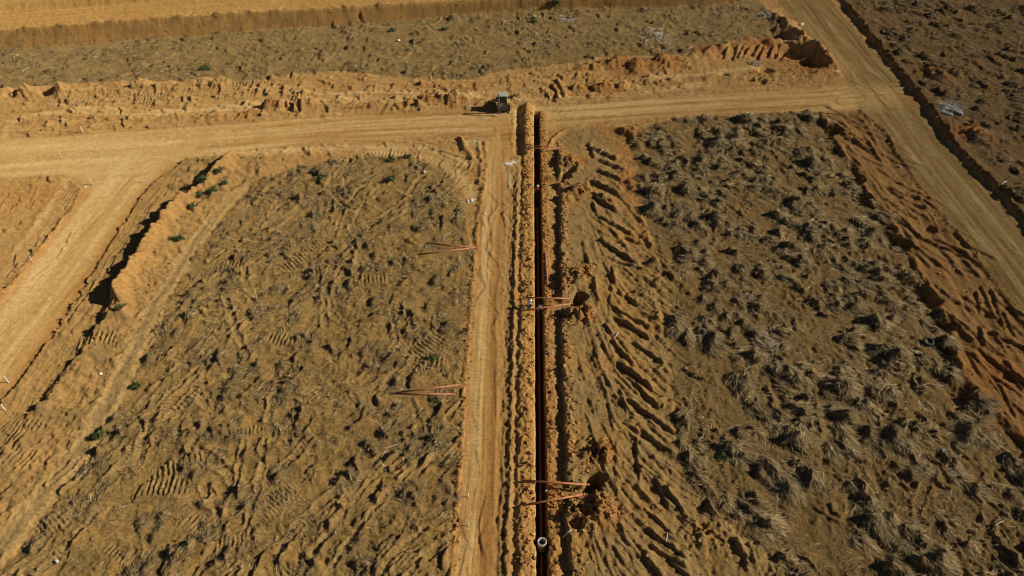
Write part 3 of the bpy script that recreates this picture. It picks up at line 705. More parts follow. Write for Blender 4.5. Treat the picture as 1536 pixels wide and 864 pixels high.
# trench side
base = mixc(base, C(.53, .30, .10), np.clip(spoil * onS, 0, 1) * .9)
base = mixc(base, C(.49, .27, .09), np.clip(rstrip, 0, 1) * .9)
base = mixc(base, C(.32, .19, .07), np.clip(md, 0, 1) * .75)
base = mixc(base, C(.60, .40, .16), np.exp(-((s + .55) / .12) ** 2) * onT * .9)  # sunlit edge of the left trench wall painted as a pale line
base = mixc(base, C(.13, .062, .028), sstep(.35, .8, -H) * (np.abs(SS) < .8) * onT)  # shade down in the trench deepened by a dark soil colour
def stain(px, py, r, c, ry=None, a=.85):
    q = P(px, py); ry = ry or r
    i = near_idx(np.array([q]), 2.5 * max(r, ry))
    m = np.exp(-(((WX[i] - q[0]) / r) ** 2 + ((WY[i] - q[1]) / ry) ** 2) ** 1.5) * a
    base[i] = base[i] * (1 - m[:, None]) + c * m[:, None]
for q in ((878, 474, 1.5), (906, 772, 1.6), (905, 684, 1.2), (868, 246, 1.6), (872, 290, 1.6), (876, 412, 1.2), (945, 200, 1.6), (948, 275, 2.0), (466, 150, 1.4), (408, 160, 1.6), (645, 148, 2.0), (1060, 78, 3.), (1140, 75, 5.), (1215, 100, 5.), (1000, 98, 3.), (940, 100, 5.), (55, 292, 3.5), (1400, 115, 3.), (1450, 205, 3.), (1370, 150, 2.), (1500, 560, 3.), (1480, 620, 3.), (900, 133, 3.)):
    stain(q[0], q[1], q[2], red * .9, None, .35 if q[0] < 120 else .6)
stain(765, 245, .9, C(.66, .58, .44), .8, .8); stain(764, 268, .5, C(.55, .46, .30), 2.2, .6); stain(713, 214, 1.2, C(.52, .44, .28), 1.2, .6)
stain(1060, 142, 9, C(.48, .38, .24), .5, .35)
stain(1418, 163, 1.3, C(.50, .45, .36), 1.6, .8); stain(1432, 160, 1.8, C(.17, .17, .18), 1.5, .85)
g_ = perlin(X / .16, Y / .16, 95) * sstep(.55, 1.3, .16 / rsp) + .7 * perlin(X / .5, Y / .9, 96) * (1 - sstep(.55, 1.3, .16 / rsp))
base *= (1 + .16 * n03 + .12 * n06 + .14 * g_ + .07 * n11)[:, None] * np.array([1., .955, .845])
base = np.clip(base, .02, .8)
H = H.astype(np.float64)
HG = H.reshape(NR, NCOL)

def ground_z(x, y):
    """height of the ground at points (arrays)"""
    x = np.atleast_1d(np.asarray(x, float)); y = np.atleast_1d(np.asarray(y, float))
    j = np.clip(np.searchsorted(Ys, y) - 1, 0, NR - 2)
    j = np.where(y - Ys[j] > Ys[j + 1] - y, j + 1, j)
    sv = x - xT(np.clip(Ys[j], 10, 200)); w_ = wY[j]
    a = np.abs(sv)
    out_k = np.interp((a - 3.6) / w_, np.concatenate([[0], kk]), np.arange(len(kk) + 1))
    cm_ = (sv + 3.6) / (7.2 / 104)
    colf = np.where(a <= 3.6, len(kk) + cm_, np.where(sv > 0, len(kk) + 104 + out_k, len(kk) - out_k))
    ci = np.clip(np.round(colf).astype(int), 0, NCOL - 1)
    return HG[j, ci]
def gz(x, y): return float(ground_z(x, y)[0])

# ------------------------------------------------------------------ materials
def nodes_of(m):
    m.use_nodes = True
    return m.node_tree.nodes, m.node_tree.links
def soil_material():
    m = bpy.data.materials.new('soil'); n, l = nodes_of(m)
    b = n['Principled BSDF']
    at = n.new('ShaderNodeAttribute'); at.attribute_name = 'soil'
    tc = n.new('ShaderNodeTexCoord')
    ns = n.new('ShaderNodeTexNoise'); ns.inputs['Scale'].default_value = 7.0; ns.inputs['Detail'].default_value = 4.0; ns.inputs['Roughness'].default_value = .65
    l.new(tc.outputs['Object'], ns.inputs['Vector'])
    mr = n.new('ShaderNodeMapRange'); mr.inputs['From Min'].default_value = .3; mr.inputs['From Max'].default_value = .7; mr.inputs['To Min'].default_value = .80; mr.inputs['To Max'].default_value = 1.18
    l.new(ns.outputs[0], mr.inputs['Value'])
    mx = n.new('ShaderNodeVectorMath'); mx.operation = 'SCALE'
    l.new(at.outputs['Color'], mx.inputs[0]); l.new(mr.outputs[0], mx.inputs['Scale'])
    l.new(mx.outputs[0], b.inputs['Base Color'])
    bp = n.new('ShaderNodeBump'); bp.inputs['Strength'].default_value = .8; bp.inputs['Distance'].default_value = .08
    ns2 = n.new('ShaderNodeTexNoise'); ns2.inputs['Scale'].default_value = 9.0; ns2.inputs['Detail'].default_value = 3.0
    l.new(tc.outputs['Object'], ns2.inputs['Vector']); l.new(ns2.outputs[0], bp.inputs['Height']); l.new(bp.outputs[0], b.inputs['Normal'])
    b.inputs['Roughness'].default_value = .95
    b.inputs['Specular IOR Level'].default_value = .12
    b.inputs['Diffuse Roughness'].default_value = .6
    return m
SOIL = soil_material()
def plain(name, c, rough=.6, var=.12, scale=6., metal=0., spec=.4):
    m = bpy.data.materials.new(name); n, l = nodes_of(m); b = n['Principled BSDF']
    tc = n.new('ShaderNodeTexCoord'); ns = n.new('ShaderNodeTexNoise'); ns.inputs['Scale'].default_value = scale; ns.inputs['Detail'].default_value = 4.
    l.new(tc.outputs['Object'], ns.inputs['Vector'])
    r = n.new('ShaderNodeValToRGB')
    r.color_ramp.elements[0].position = .3; r.color_ramp.elements[1].position = .7
    r.color_ramp.elements[0].color = tuple(max(0, v * (1 - var)) for v in c) + (1,)
    r.color_ramp.elements[1].color = tuple(min(1, v * (1 + var)) for v in c) + (1,)
    l.new(ns.outputs[0], r.inputs[0]); l.new(r.outputs[0], b.inputs['Base Color'])
    b.inputs['Roughness'].default_value = rough; b.inputs['Metallic'].default_value = metal
    b.inputs['Specular IOR Level'].default_value = spec
    return m
def attr_mat(name, attr, rough=.8, spec=.15):
    m = bpy.data.materials.new(name); n, l = nodes_of(m); b = n['Principled BSDF']
    at = n.new('ShaderNodeAttribute'); at.attribute_name = attr
    tc = n.new('ShaderNodeTexCoord'); ns = n.new('ShaderNodeTexNoise'); ns.inputs['Scale'].default_value = 12.
    l.new(tc.outputs['Object'], ns.inputs['Vector'])
    mr = n.new('ShaderNodeMapRange'); mr.inputs['To Min'].default_value = .8; mr.inputs['To Max'].default_value = 1.2
    l.new(ns.outputs[0], mr.inputs['Value'])
    mx = n.new('ShaderNodeVectorMath'); mx.operation = 'SCALE'
    l.new(at.outputs['Color'], mx.inputs[0]); l.new(mr.outputs[0], mx.inputs['Scale']); l.new(mx.outputs[0], b.inputs['Base Color'])
    b.inputs['Roughness'].default_value = rough; b.inputs['Specular IOR Level'].default_value = spec
    return m
STRAW = attr_mat('dry_straw', 'tone'); CLODM = attr_mat('clod_soil', 'tone', .95, .1); LEAFM = attr_mat('leaf', 'tone', .6, .3)
MT = dict(pipe=plain('orange_clay_pipe', (.47, .185, .085), .55, .28, 3.), white=plain('white_paint', (.78, .77, .72), .55, .06), concrete=plain('concrete', (.50, .48, .43), .85, .15, 14.), bag=plain('white_plastic', (.80, .80, .79), .4, .05),
          rubber=plain('rubber', (.030, .030, .030), .8, .3), yellow=plain('yellow_paint', (.60, .44, .16), .5, .15), steel=plain('dark_steel', (.10, .10, .10), .5, .3, 8., .3), roof=plain('pale_roof_paint', (.42, .45, .39), .5, .08), glass=plain('cab_glass', (.018, .022, .022), .12, .1, 3., 0., .6),
          skin=plain('skin', (.30, .15, .085), .6, .1), shirt=plain('white_shirt', (.72, .73, .76), .8, .08, 10.), trousers=plain('dark_trousers', (.055, .06, .085), .85, .2), redcloth=plain('red_shirt', (.45, .05, .05), .8, .1), hat=plain('white_hat', (.80, .79, .76), .5, .04), hair=plain('dark_hair', (.02, .016, .014), .7, .2),
          boot=plain('boot', (.05, .04, .03), .8, .2), wood=plain('weathered_wood', (.42, .36, .27), .85, .2, 20.), lime=plain('lime_powder', (.74, .68, .56), .95, .08, 5.), ash=plain('grey_ash', (.16, .165, .18), .9, .4, 4.), palerock=plain('pale_stone', (.55, .50, .42), .9, .2, 4.), bark=plain('bark', (.10, .07, .045), .9, .25), blue=plain('blue_plastic', (.10, .16, .30), .4, .1))

# ------------------------------------------------------------------ mesh builders
def fast_mesh(name, V, F, smooth=True):
    me = bpy.data.meshes.new(name)
    nv, k = F.shape
    me.vertices.add(len(V)); me.vertices.foreach_set('co', np.ascontiguousarray(V, np.float32).ravel())
    me.loops.add(F.size); me.loops.foreach_set('vertex_index', np.ascontiguousarray(F, np.int32).ravel())
    me.polygons.add(nv); me.polygons.foreach_set('loop_start', np.arange(0, F.size, k, dtype=np.int32))
    me.polygons.foreach_set('use_smooth', np.full(nv, smooth, bool))
    me.update(calc_edges=True)
    return me
def add_tone(me, cols, name='tone'):
    a = me.attributes.new(name, 'FLOAT_COLOR', 'POINT')
    c4 = np.ones((len(cols), 4), np.float32); c4[:, :3] = cols
    a.data.foreach_set('color', c4.ravel())
def link(name, me, mat=None, parent=None):
    o = bpy.data.objects.new(name, me); col.objects.link(o)
    if mat is not None and me is not None and not me.materials: me.materials.append(mat)
    if parent is not None: o.parent = parent
    return o
def tag(o, label=None, cat=None, group=None, kind=None):
    if label: o['label'] = label
    if cat: o['category'] = cat
    if group: o['group'] = group
    if kind: o['kind'] = kind
    return o
def empty(name, loc, rz=0.):
    o = bpy.data.objects.new(name, None); o.location = loc; o.rotation_euler = (0, 0, rz); o.empty_display_size = .3
    col.objects.link(o); return o

# ------------------------------------------------------------------ the ground, split into the areas one can tell apart
reg = np.zeros(N, np.int32)
R_INFO = {0: ('ground', 'bare graded tan soil with tyre tracks between the roads and plots', None)}
def region(mask, name, label, cat=None):
    k = len(R_INFO); R_INFO[k] = (name, label, cat); reg[mask] = k
region(sd['upright'] > 0, 'cleared_field', 'dark cleared ground with dead brush beyond the right-hand dirt road')
region(sd['topfield'] > 0, 'cleared_field', 'grey cleared strip with brush below the long embankment')
region(sd['lfield'] > 0, 'cleared_field', 'large brown churned plot left of the central dirt road')
region(sd['rfield'] > 0, 'cleared_field', 'darkest plot, covered in matted dead grass, right of the trench')
region(sd['tri'] > 0, 'cleared_field', 'small tan corner of churned soil left of the diagonal road')
region(sd['fan'] > 0, 'pushed_soil', 'tan soil pushed into slanting ridges right of the trench')
region(sd['path'] > 0, 'track_path', 'pale double wheel track along the left plot, right of the berm')
region((full_sdf(toepoly, 0., 20) > 0) & (full_sdf(plateau, 0., 20) <= 0), 'embankment', 'brown embankment slope below the highest dirt road at the top', 'embankment')
region(full_sdf(plateau, 0., 20) > 0, 'dirt_road', 'wide tan dirt road on top of the embankment')
region((sd['bank'] > 0), 'soil_bank', 'gullied orange soil bank between the dead-grass plot and the right-hand road', 'bank')
region(sd['cross'] > 0, 'dirt_road', 'pale dirt road crossing the whole site below the embankment')
region(sd['left'] > 0, 'dirt_road', 'pale diagonal dirt road leaving at the lower left')
region(sd['right'] > 0, 'dirt_road', 'olive tan dirt road running diagonally down the right side')
region(sd['central'] > 0, 'dirt_road', 'narrow dirt road running straight beside the trench')
def near_line(pts, w, z=0.):
    p = PL(pts, z); i = near_idx(p, w + 1); m = np.zeros(N, bool)
    m[i] = poly_dist(WX[i], WY[i], p)[0] < w
    return m
def near_heap(lst):
    m = np.zeros(N, bool)
    for px, py, r in lst:
        c = P(px, py); m |= np.hypot(WX - c[0], WY - c[1]) < r
    return m
region(near_line(crestL[:10], 1.5) & (road < .5), 'soil_berm', 'tall tan earth berm with a black shadow beside the left diagonal road', 'berm')
region(near_line(crestL[10:], 1.2) & (road < .5), 'soil_berm', 'low end of the berm with machine track prints, lower left', 'berm')
region(near_line(rim, 1.7) & (sd['right'] < 0) & (sd['cross'] < 0), 'soil_berm', 'curved gullied orange bank around the dug hollow by the right-hand road', 'berm')
region(near_line([(0, 139), (80, 134), (190, 127), (330, 121)], 1.5, .4), 'soil_berm', 'tan bank with cleat prints along the lower edge of the top grey strip', 'berm')
region((np.abs(rs + 1.35) < .75) & (onS > .5), 'spoil_ridge', 'long strip of orange crumbly spoil along the left lip of the trench', 'spoil')
region(near_heap([(405, 163, 1.6), (424, 160, 1.2), (452, 160, 1.2), (466, 157, 1.6)]) & (sd['cross'] < 0), 'soil_heap', 'orange heap cut by three dark slots above the cross road, left', 'soil heap')
region(near_heap([(636, 152, 1.6), (655, 147, 1.3), (684, 150, 1.7)]) & (sd['cross'] < 0), 'soil_heap', 'orange heap left of the backhoe above the cross road', 'soil heap')
region(near_heap([(868, 133, 1.6), (897, 133, 1.4), (914, 131, 1.3), (934, 131, 1.5)]), 'soil_heap', 'row of orange mounds right of the backhoe above the cross road', 'soil heap')
region(near_heap([(878, 476, 1.35)]), 'soil_heap', 'orange soil heap just below the pit with the two workers', 'soil heap')
region(near_heap([(862, 418, 1.3), (878, 410, 1.2)]), 'soil_heap', 'cloddy soil heap just above the pit with the two workers', 'soil heap')
region(near_heap([(900, 683, 1.25)]), 'soil_heap', 'round cloddy soil heap above the lowest black pit', 'soil heap')
region(near_heap([(905, 770, 1.4), (880, 782, 1.2)]), 'soil_heap', 'bright orange soil heap below the lowest black pit', 'soil heap')
region(near_heap([(848, 246, 1.5), (866, 252, 1.2)]), 'soil_heap', 'cloddy brown heap beside the topmost side trench', 'soil heap')
region(near_heap([(868, 288, 1.4)]), 'soil_heap', 'orange heap below the topmost side trench', 'soil heap')
region((np.abs(SS) < .62) & (onT > .5), 'trench', 'straight narrow dark trench cut down the middle of the site')

VV = np.column_stack([X, Y, H])
idg = np.arange(N, dtype=np.int32).reshape(NR, NCOL)
FF = np.stack([idg[:-1, :-1], idg[:-1, 1:], idg[1:, 1:], idg[1:, :-1]], -1).reshape(-1, 4)
freg = reg[FF[:, 0]]
ke = [k for k, v in R_INFO.items() if v[0] == 'embankment'][0]
cells = set(np.nonzero(freg == ke)[0].tolist()); comps = []; W_ = NCOL - 1
while cells:
    st = [cells.pop()]; comp = [st[0]]
    while st:
        q = st.pop()
        for nb in (q - 1, q + 1, q - W_, q + W_):
            if nb in cells: cells.remove(nb); st.append(nb); comp.append(nb)
    comps.append(comp)
for comp in sorted(comps, key=len)[:-1]: freg[comp] = 0
base_f = base.astype(np.float32)
for k, (nm_, lab, cat) in R_INFO.items():
    f = FF[freg == k]
    if len(f) < 10: continue
    used, inv = np.unique(f, return_inverse=True)
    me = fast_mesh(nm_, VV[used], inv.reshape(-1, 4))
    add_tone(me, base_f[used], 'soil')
    o = link(nm_, me, SOIL)
    if cat: tag(o, lab, cat)
    else: tag(o, lab, None, None, 'structure')

# ------------------------------------------------------------------ dead grass
GR = []      # per plot: arrays of blades
def blades(x, y, th, L, w, lift, tone, curl, name, label):
    """thin tapering stalks: root, middle, tip, lying over and curling"""
    n = len(x)
    z0 = ground_z(x, y)
    def step(px, py, a, l): return px + np.cos(a) * l, py + np.sin(a) * l
    x1, y1 = step(x, y, th, L * .5); x2, y2 = step(x1, y1, th + curl, L * .5)
    z1 = np.maximum(z0 + lift, ground_z(x1, y1) + .02); z2 = np.maximum(z0 + lift * .6, ground_z(x2, y2) + .015)
    nx, ny = -np.sin(th) * w * .5, np.cos(th) * w * .5
    tl = rng.normal(0, .35, n) * w
    V = np.empty((n, 5, 3))
    V[:, 0] = np.column_stack([x - nx, y - ny, z0 - .02]); V[:, 1] = np.column_stack([x + nx, y + ny, z0 - .02 + tl])
    V[:, 2] = np.column_stack([x1 + nx * .9, y1 + ny * .9, z1 + tl]); V[:, 3] = np.column_stack([x1 - nx * .9, y1 - ny * .9, z1])
    V[:, 4] = np.column_stack([x2, y2, z2])
    b = (np.arange(n) * 5)[:, None]
    F = np.concatenate([b + np.array([[0, 1, 2]]), b + np.array([[0, 2, 3]]), b + np.array([[3, 2, 4]])])
    me = fast_mesh(name, V.reshape(-1, 3), F, False)
    add_tone(me, np.repeat(tone, 5, 0))
    return tag(link(name, me, STRAW), label, 'grass', None, 'stuff')
TONES = np.array([(.45, .335, .16), (.62, .50, .28), (.33, .23, .105), (.19, .13, .06), (.10, .07, .035), (.40, .265, .105)])
GSET = {'left': (125, .42, 'dead_grass', 'thin dead grass lying over the big left plot', (.22, .14, .16, .22, .24, .02)), 'right': (200, .75, 'dead_grass', 'matted pale dead grass swirling over the dark right plot', (.27, .26, .20, .12, .09, .06)),
        'top': (40, .7, 'dead_grass', 'dead brush and grass on the grey strip below the embankment', (.22, .14, .24, .22, .14, .04)), 'upper': (120, .95, 'dead_grass', 'dead grass and brush beyond the right-hand road', (.12, .05, .25, .30, .26, .02))}
for kind, (nb, L0, nm_, lab, pr) in GSET.items():
    A = []
    for (x, y, r, h, th, kd) in clumps:
        if kd != kind or rng.random() < .1: continue
        n = int(nb * (r / .9) ** 1.3 * rng.uniform(.5, 1.4))
        sw = rng.normal(0, .9)
        rr = r * 1.22 * np.sqrt(rng.random(n)); pa = rng.uniform(0, 6.283, n)
        qx, qy = rr * np.cos(pa), .7 * rr * np.sin(pa)
        bx, by = qx * math.cos(th) - qy * math.sin(th), qx * math.sin(th) + qy * math.cos(th)
        # combed along the push direction and falling outwards from the crown
        out = np.arctan2(by, bx)
        dirx = .9 * np.cos(th) + .75 * (rr / r) * np.cos(out); diry = .9 * np.sin(th) + .75 * (rr / r) * np.sin(out)
        a = np.arctan2(diry, dirx) + rng.normal(0, .28, n)
        tw_ = rng.uniform(.75, 1.25)
        a = np.where(rng.random(n) < .72, th + .45 * (a - th) + rng.normal(0, .12, n), a)
        A.append(np.column_stack([x + bx, y + by, a, L0 * rng.uniform(.5, 1.6, n), np.full(n, sw) + rng.normal(0, .25, n), np.full(n, tw_)]))
    A = np.concatenate(A)
    n = len(A)
    pw_ = (np.maximum(A[:, 1], 20) * cp + CAM_H * sp) / FPX
    tone = TONES[rng.choice(6, n, p=np.array(pr) / sum(pr))] * rng.uniform(.8, 1.2, (n, 1)) * A[:, 5:6]
    blades(A[:, 0], A[:, 1], A[:, 2], A[:, 3], .014 + .36 * pw_ * rng.uniform(.5, 1.3, n), rng.uniform(.02, .09 if kind == 'left' else .15, n), tone, A[:, 4] * .7, nm_, lab)
    print(kind, n)
# loose litter lying flat, following swirls of the ground
def litter(poly, n, L, label, tones, keep=.5):
    q = rand_in(poly, n)
    i5 = perlin(q[:, 0] / 4., q[:, 1] / 4., 61)
    q = q[(i5 + .35 * rng.normal(0, 1, len(q))) > -.25]
    n = len(q)
    th = 6.28 * perlin(q[:, 0] / 5., q[:, 1] / 5., 62) + rng.normal(0, .5, n) + .9
    pw_ = (np.maximum(q[:, 1], 20) * cp + CAM_H * sp) / FPX
    tone = TONES[rng.choice(6, n, p=np.array(tones) / sum(tones))] * rng.uniform(.7, 1.15, (n, 1))
    blades(q[:, 0], q[:, 1], th, L * rng.uniform(.5, 1.6, n), .018 + .36 * pw_ * rng.uniform(.5, 1.1, n), rng.uniform(.02, .08, n), tone, rng.normal(0, .4, n), 'grass_litter', label)
litter(left_field, 48000, .42, 'loose straw litter scattered over the big left plot', (.2, .12, .2, .22, .22, .04))
litter(right_field, 34000, .55, 'loose straw litter scattered over the dark right plot', (.28, .18, .24, .15, .1, .05))
litter(np.vstack([PL([(1275, -15), (1330, 60), (1420, 180), (1536, 310), (1680, 480)], .6), [(150, 60), (170, 160), (100, 190)]]), 9000, .8, 'loose straw litter beyond the right-hand road', (.2, .1, .3, .25, .15, 0.))
litter(topfield, 9000, .8, 'loose straw litter on the grey strip below the embankment', (.25, .15, .25, .2, .15, .05))

# ------------------------------------------------------------------ crumbled clods of soil
cubev = np.array([(a, b, c) for a in (-1, 1) for b in (-1, 1) for c in (-1, 1)], float)
cubef = np.array([(0, 1, 3, 2), (4, 6, 7, 5), (0, 4, 5, 1), (2, 3, 7, 6), (0, 2, 6, 4), (1, 5, 7, 3)])
def clods(pts, rmin, rmax, cols, name, label):
    n = len(pts); r = rmin + (rmax - rmin) * rng.random(n) ** 4.5
    V = cubev[None] * rng.uniform(.45, 1.0, (n, 8, 1)) * rng.uniform(.6, 1.1, (n, 1, 3))
    a = rng.uniform(0, 6.28, n); c, s_ = np.cos(a)[:, None], np.sin(a)[:, None]
    b = rng.uniform(-.8, .8, n); cb, sb = np.cos(b)[:, None], np.sin(b)[:, None]
    vx, vy, vz = V[..., 0], V[..., 1], V[..., 2]
    vy, vz = vy * cb - vz * sb, vy * sb + vz * cb
    vx, vy = vx * c - vy * s_, vx * s_ + vy * c
    z = ground_z(pts[:, 0], pts[:, 1])
    V = np.stack([vx, vy, vz], -1) * r[:, None, None] + np.column_stack([pts[:, 0], pts[:, 1], z + r * .25])[:, None, :]
    F = (np.arange(n) * 8)[:, None, None] + cubef[None]
    me = fast_mesh(name, V.reshape(-1, 3), F.reshape(-1, 4), False)
    cc = np.asarray(cols)[rng.integers(0, len(cols), n)] * rng.uniform(.75, 1.15, (n, 1))
    add_tone(me, np.repeat(cc, 8, 0))
    return tag(link(name, me, CLODM), label, 'clods', None, 'stuff')
def along(pts, n, w, z=0.):
    p = PL(pts, z); Ls = np.concatenate([[0], np.cumsum(np.linalg.norm(np.diff(p, axis=0), axis=1))])
    t = rng.uniform(0, Ls[-1], n)
    q = np.column_stack([np.interp(t, Ls, p[:, 0]), np.interp(t, Ls, p[:, 1])])
    return q + rng.normal(0, w, (n, 2))
yy = rng.uniform(21, y0T, 5200); yy = yy[perlin(yy / 2.2, yy * 0, 98) + rng.normal(0, .35, len(yy)) > .12]
sp_pts = np.column_stack([xT(yy) + rng.normal(-1.15, .42, len(yy)), yy])
yy = rng.uniform(21, P(0, 222)[1], 4000); yy = yy[perlin(yy / 2.2, yy * 0 + 7., 99) + rng.normal(0, .35, len(yy)) > .2]
st_ = np.interp(yy, [P(0, 864)[1], P(0, 560)[1], P(0, 300)[1], P(0, 215)[1]], [2.15, 2.25, 2.9, 3.0])
sp2 = np.column_stack([xT(yy) + st_ + .25 + np.abs(rng.normal(0, .5, len(yy))), yy])
yy = rng.uniform(21, y0T, 900)
sp3 = np.column_stack([xT(yy) + rng.normal(.95, .18, 900), yy])
OC = [(.47, .26, .085), (.50, .30, .11), (.40, .20, .06), (.33, .17, .06)]
clods(sp_pts, .02, .19, OC, 'soil_clods', 'orange clods along the left lip of the trench')
clods(np.vstack([sp2, sp3]), .02, .20, OC, 'soil_clods', 'tan clods along the step right of the trench')
hp = []
for px, py, r, n in ((878, 476, 1.0, 160), (862, 418, 1.1, 220), (878, 410, .9, 120), (900, 683, 1.0, 200), (905, 770, 1.1, 180), (875, 775, 1.1, 240), (848, 246, 1.1, 200), (868, 288, 1.2, 150), (845, 760, .9, 160), (838, 735, .8, 120), (880, 705, 1.2, 150), (842, 478, .7, 120), (842, 430, .7, 120),
                     (405, 163, 1.2, 90), (466, 160, 1.5, 90), (645, 152, 1.8, 140), (690, 152, 1.3, 90), (900, 135, 2.5, 140), (1190, 112, 3.5, 320), (1215, 98, 1.6, 120), (1140, 116, 3., 160), (1400, 118, 2., 80), (960, 102, 4., 160)):
    hp.append(rng.normal(0, .6 * r, (n, 2)) + np.array(P(px, py)))
clods(np.vstack(hp), .04, .19, OC + [(.40, .17, .05)], 'soil_clods', 'clods scattered on the orange soil heaps')
ed = np.vstack([along(crestL, 420, .9, .5), along([(282, 240), (218, 288), (160, 378), (107, 465), (57, 538), (0, 608)], 420, .16), along([(118, 284), (113, 304), (60, 376), (0, 448)], 160, .2), along(rr_left[6:14], 260, .35), along(bank_edge[:14], 360, .3),
                along([(1290, 28), (1366, 122), (1425, 205), (1536, 330)], 260, .5, .6), along([(729, 245), (717, 330), (705, 480), (699, 560), (691, 700), (680, 864)], 700, .22), along([(0, 45), (200, 30), (512, 12), (700, 2)], 420, .8, 2.6), along([(212, 420), (196, 450), (240, 400)], 160, .8), along([(512, 161), (620, 160)], 220, .5)])
ei = np.nonzero(e_ * (np.abs(X) < 115) > .5)[0]; ei = ei[rng.integers(0, len(ei), 900)]
ed = np.vstack([ed, np.column_stack([X[ei], Y[ei]]), rand_in(right_bank, 700), rand_in(band_l, 500), rand_in(band_r, 500)])
clods(ed, .035, .16, OC, 'soil_clods', 'clods along the road edges and berms')
clods(np.vstack([rand_in(left_field, 1500), rand_in(fan_zone, 2600), rand_in(topfield, 500)]), .03, .12, [(.40, .25, .10), (.30, .2, .1), (.46, .33, .17)], 'soil_clods', 'small clods strewn over the churned plots')

# ------------------------------------------------------------------ solid shapes for the built things
def bm_new(): return bmesh.new()
def bm_box(bm, c, s, rot=None, taper=1.0, bevel=0.):
    m = Matrix.Translation(c)
    if rot is not None: m = m @ rot.to_4x4()
    r = bmesh.ops.create_cube(bm, size=1.0, matrix=Matrix.Identity(4))
    vs = r['verts']
    for v in vs:
        k = taper if v.co.z > 0 else 1.0
        v.co = Vector((v.co.x * s[0] * k, v.co.y * s[1] * k, v.co.z * s[2]))
    if bevel > 0:
        es = list({e for v in vs for e in v.link_edges})
        rb = bmesh.ops.bevel(bm, geom=es, offset=bevel, segments=2, affect='EDGES', profile=.5)
        vs = list({v for f in rb['faces'] for v in f.verts} | {v for v in vs if v.is_valid})
    bmesh.ops.transform(bm, matrix=m, verts=vs)
    return vs
def bm_tube(bm, pts, rad, seg=10, caps=True):
    pts = [Vector(p) for p in pts]; rad = rad if isinstance(rad, (list, tuple)) else [rad] * len(pts)
    rings = []
    for i, p in enumerate(pts):
        d = (pts[min(i + 1, len(pts) - 1)] - pts[max(i - 1, 0)]).normalized()
        u = d.orthogonal().normalized() if i == 0 else (u - d * u.dot(d)).normalized()
        v = d.cross(u)
        rings.append([bm.verts.new(p + (u * math.cos(a) + v * math.sin(a)) * rad[i]) for a in [2 * math.pi * k / seg for k in range(seg)]])
    for a, b in zip(rings, rings[1:]):
        for k in range(seg):
            bm.faces.new((a[k], a[(k + 1) % seg], b[(k + 1) % seg], b[k]))
    if caps:
        bm.faces.new(rings[0][::-1]); bm.faces.new(rings[-1])
def bm_lathe(bm, prof, seg=28, axis='Z', c=(0, 0, 0), closed=True):
    """profile of (radius, height) pairs turned about an axis"""
    rings = []
    for r, h in prof:
        ring = []
        for k in range(seg):
            a = 2 * math.pi * k / seg
            p = (r * math.cos(a), r * math.sin(a), h) if axis == 'Z' else (h, r * math.cos(a), r * math.sin(a))
            ring.append(bm.verts.new(Vector(p) + Vector(c)))
        rings.append(ring)
    n = len(rings)
    for i in range(n if closed else n - 1):
        a, b = rings[i], rings[(i + 1) % n]
        for k in range(seg):
            bm.faces.new((a[k], a[(k + 1) % seg], b[(k + 1) % seg], b[k]))
def done(bm, name, mat, parent=None, smooth=False):
    bmesh.ops.recalc_face_normals(bm, faces=bm.faces)
    me = bpy.data.meshes.new(name); bm.to_mesh(me); bm.free()
    if smooth: me.polygons.foreach_set('use_smooth', np.ones(len(me.polygons), bool))
    return link(name, me, mat, parent)

# --- clay pipes
def pipe(A, B, za, zb, label, rad):
    d = Vector((B[0] - A[0], B[1] - A[1], zb - za)); L = d.length
    o = empty('clay_pipe', (A[0], A[1], za + rad * .9))
    o.rotation_euler = d.to_track_quat('X', 'Z').to_euler()
    bm = bm_new()
    bm_lathe(bm, [(rad, 0), (rad, L - .16), (rad * .82, L - .16), (rad * .82, 0)], 16, 'X')
    done(bm, 'barrel', MT['pipe'], o, True)
    bm = bm_new()
    bm_lathe(bm, [(rad * 1.02, L - .16), (rad * 1.25, L - .13), (rad * 1.28, L), (rad * 1.05, L), (rad * .85, L - .15)], 16, 'X')
    done(bm, 'socket', MT['pipe'], o, True)
    return tag(o, label, 'pipe', 'orange clay pipes laid out over the site')
for A, B, za, zb, lab, rad in PIPES: pipe(A, B, za, zb, lab, rad)
# the pipe run laid in the trench
yA, yB = P(0, 300)[1], 23.0
o = empty('trench_pipe', (xT(yA), yA, -TD + .15)); dv = Vector((xT(yB) - xT(yA), yB - yA, 0)); o.rotation_euler = dv.to_track_quat('X', 'Z').to_euler()
ym = P(813.2, 812)[1]; Lt = dv.length; Lm = (yA - ym); k = 0; pos = 0.
while pos < Lt - .5:
    L = min(4.0, Lt - pos); skip = (pos < Lm + .45 and pos + L > Lm - .45)
    if skip: L = max(.6, Lm - .45 - pos) if pos < Lm - .5 else L
    if not (pos > Lm - .5 and pos < Lm + .45):
        bm = bm_new(); bm_lathe(bm, [(.12, pos + .02), (.12, pos + L - .15), (.155, pos + L - .13), (.155, pos + L), (.10, pos + L), (.10, pos + .02)], 14, 'X'); done(bm, 'pipe_length', MT['pipe'], o, True)
        pos += L
    else: pos = Lm + .46
tag(o, 'run of orange pipe lying at the bottom of the dark trench', 'pipe')

# --- concrete manhole ring in the trench
o = empty('manhole_ring', (cm[0], cm[1], -1.42))
for z0, z1 in ((0., .70), (.705, 1.42)):
    bm = bm_new(); bm_lathe(bm, [(.36, z0 + .02), (.38, z0), (.38, z1 - .03), (.365, z1), (.295, z1), (.28, z1 - .03), (.28, z0), (.30, z0)], 32); done(bm, 'ring_section', MT['concrete'], o, True)
tag(o, 'round pale concrete manhole ring standing in the trench', 'manhole')

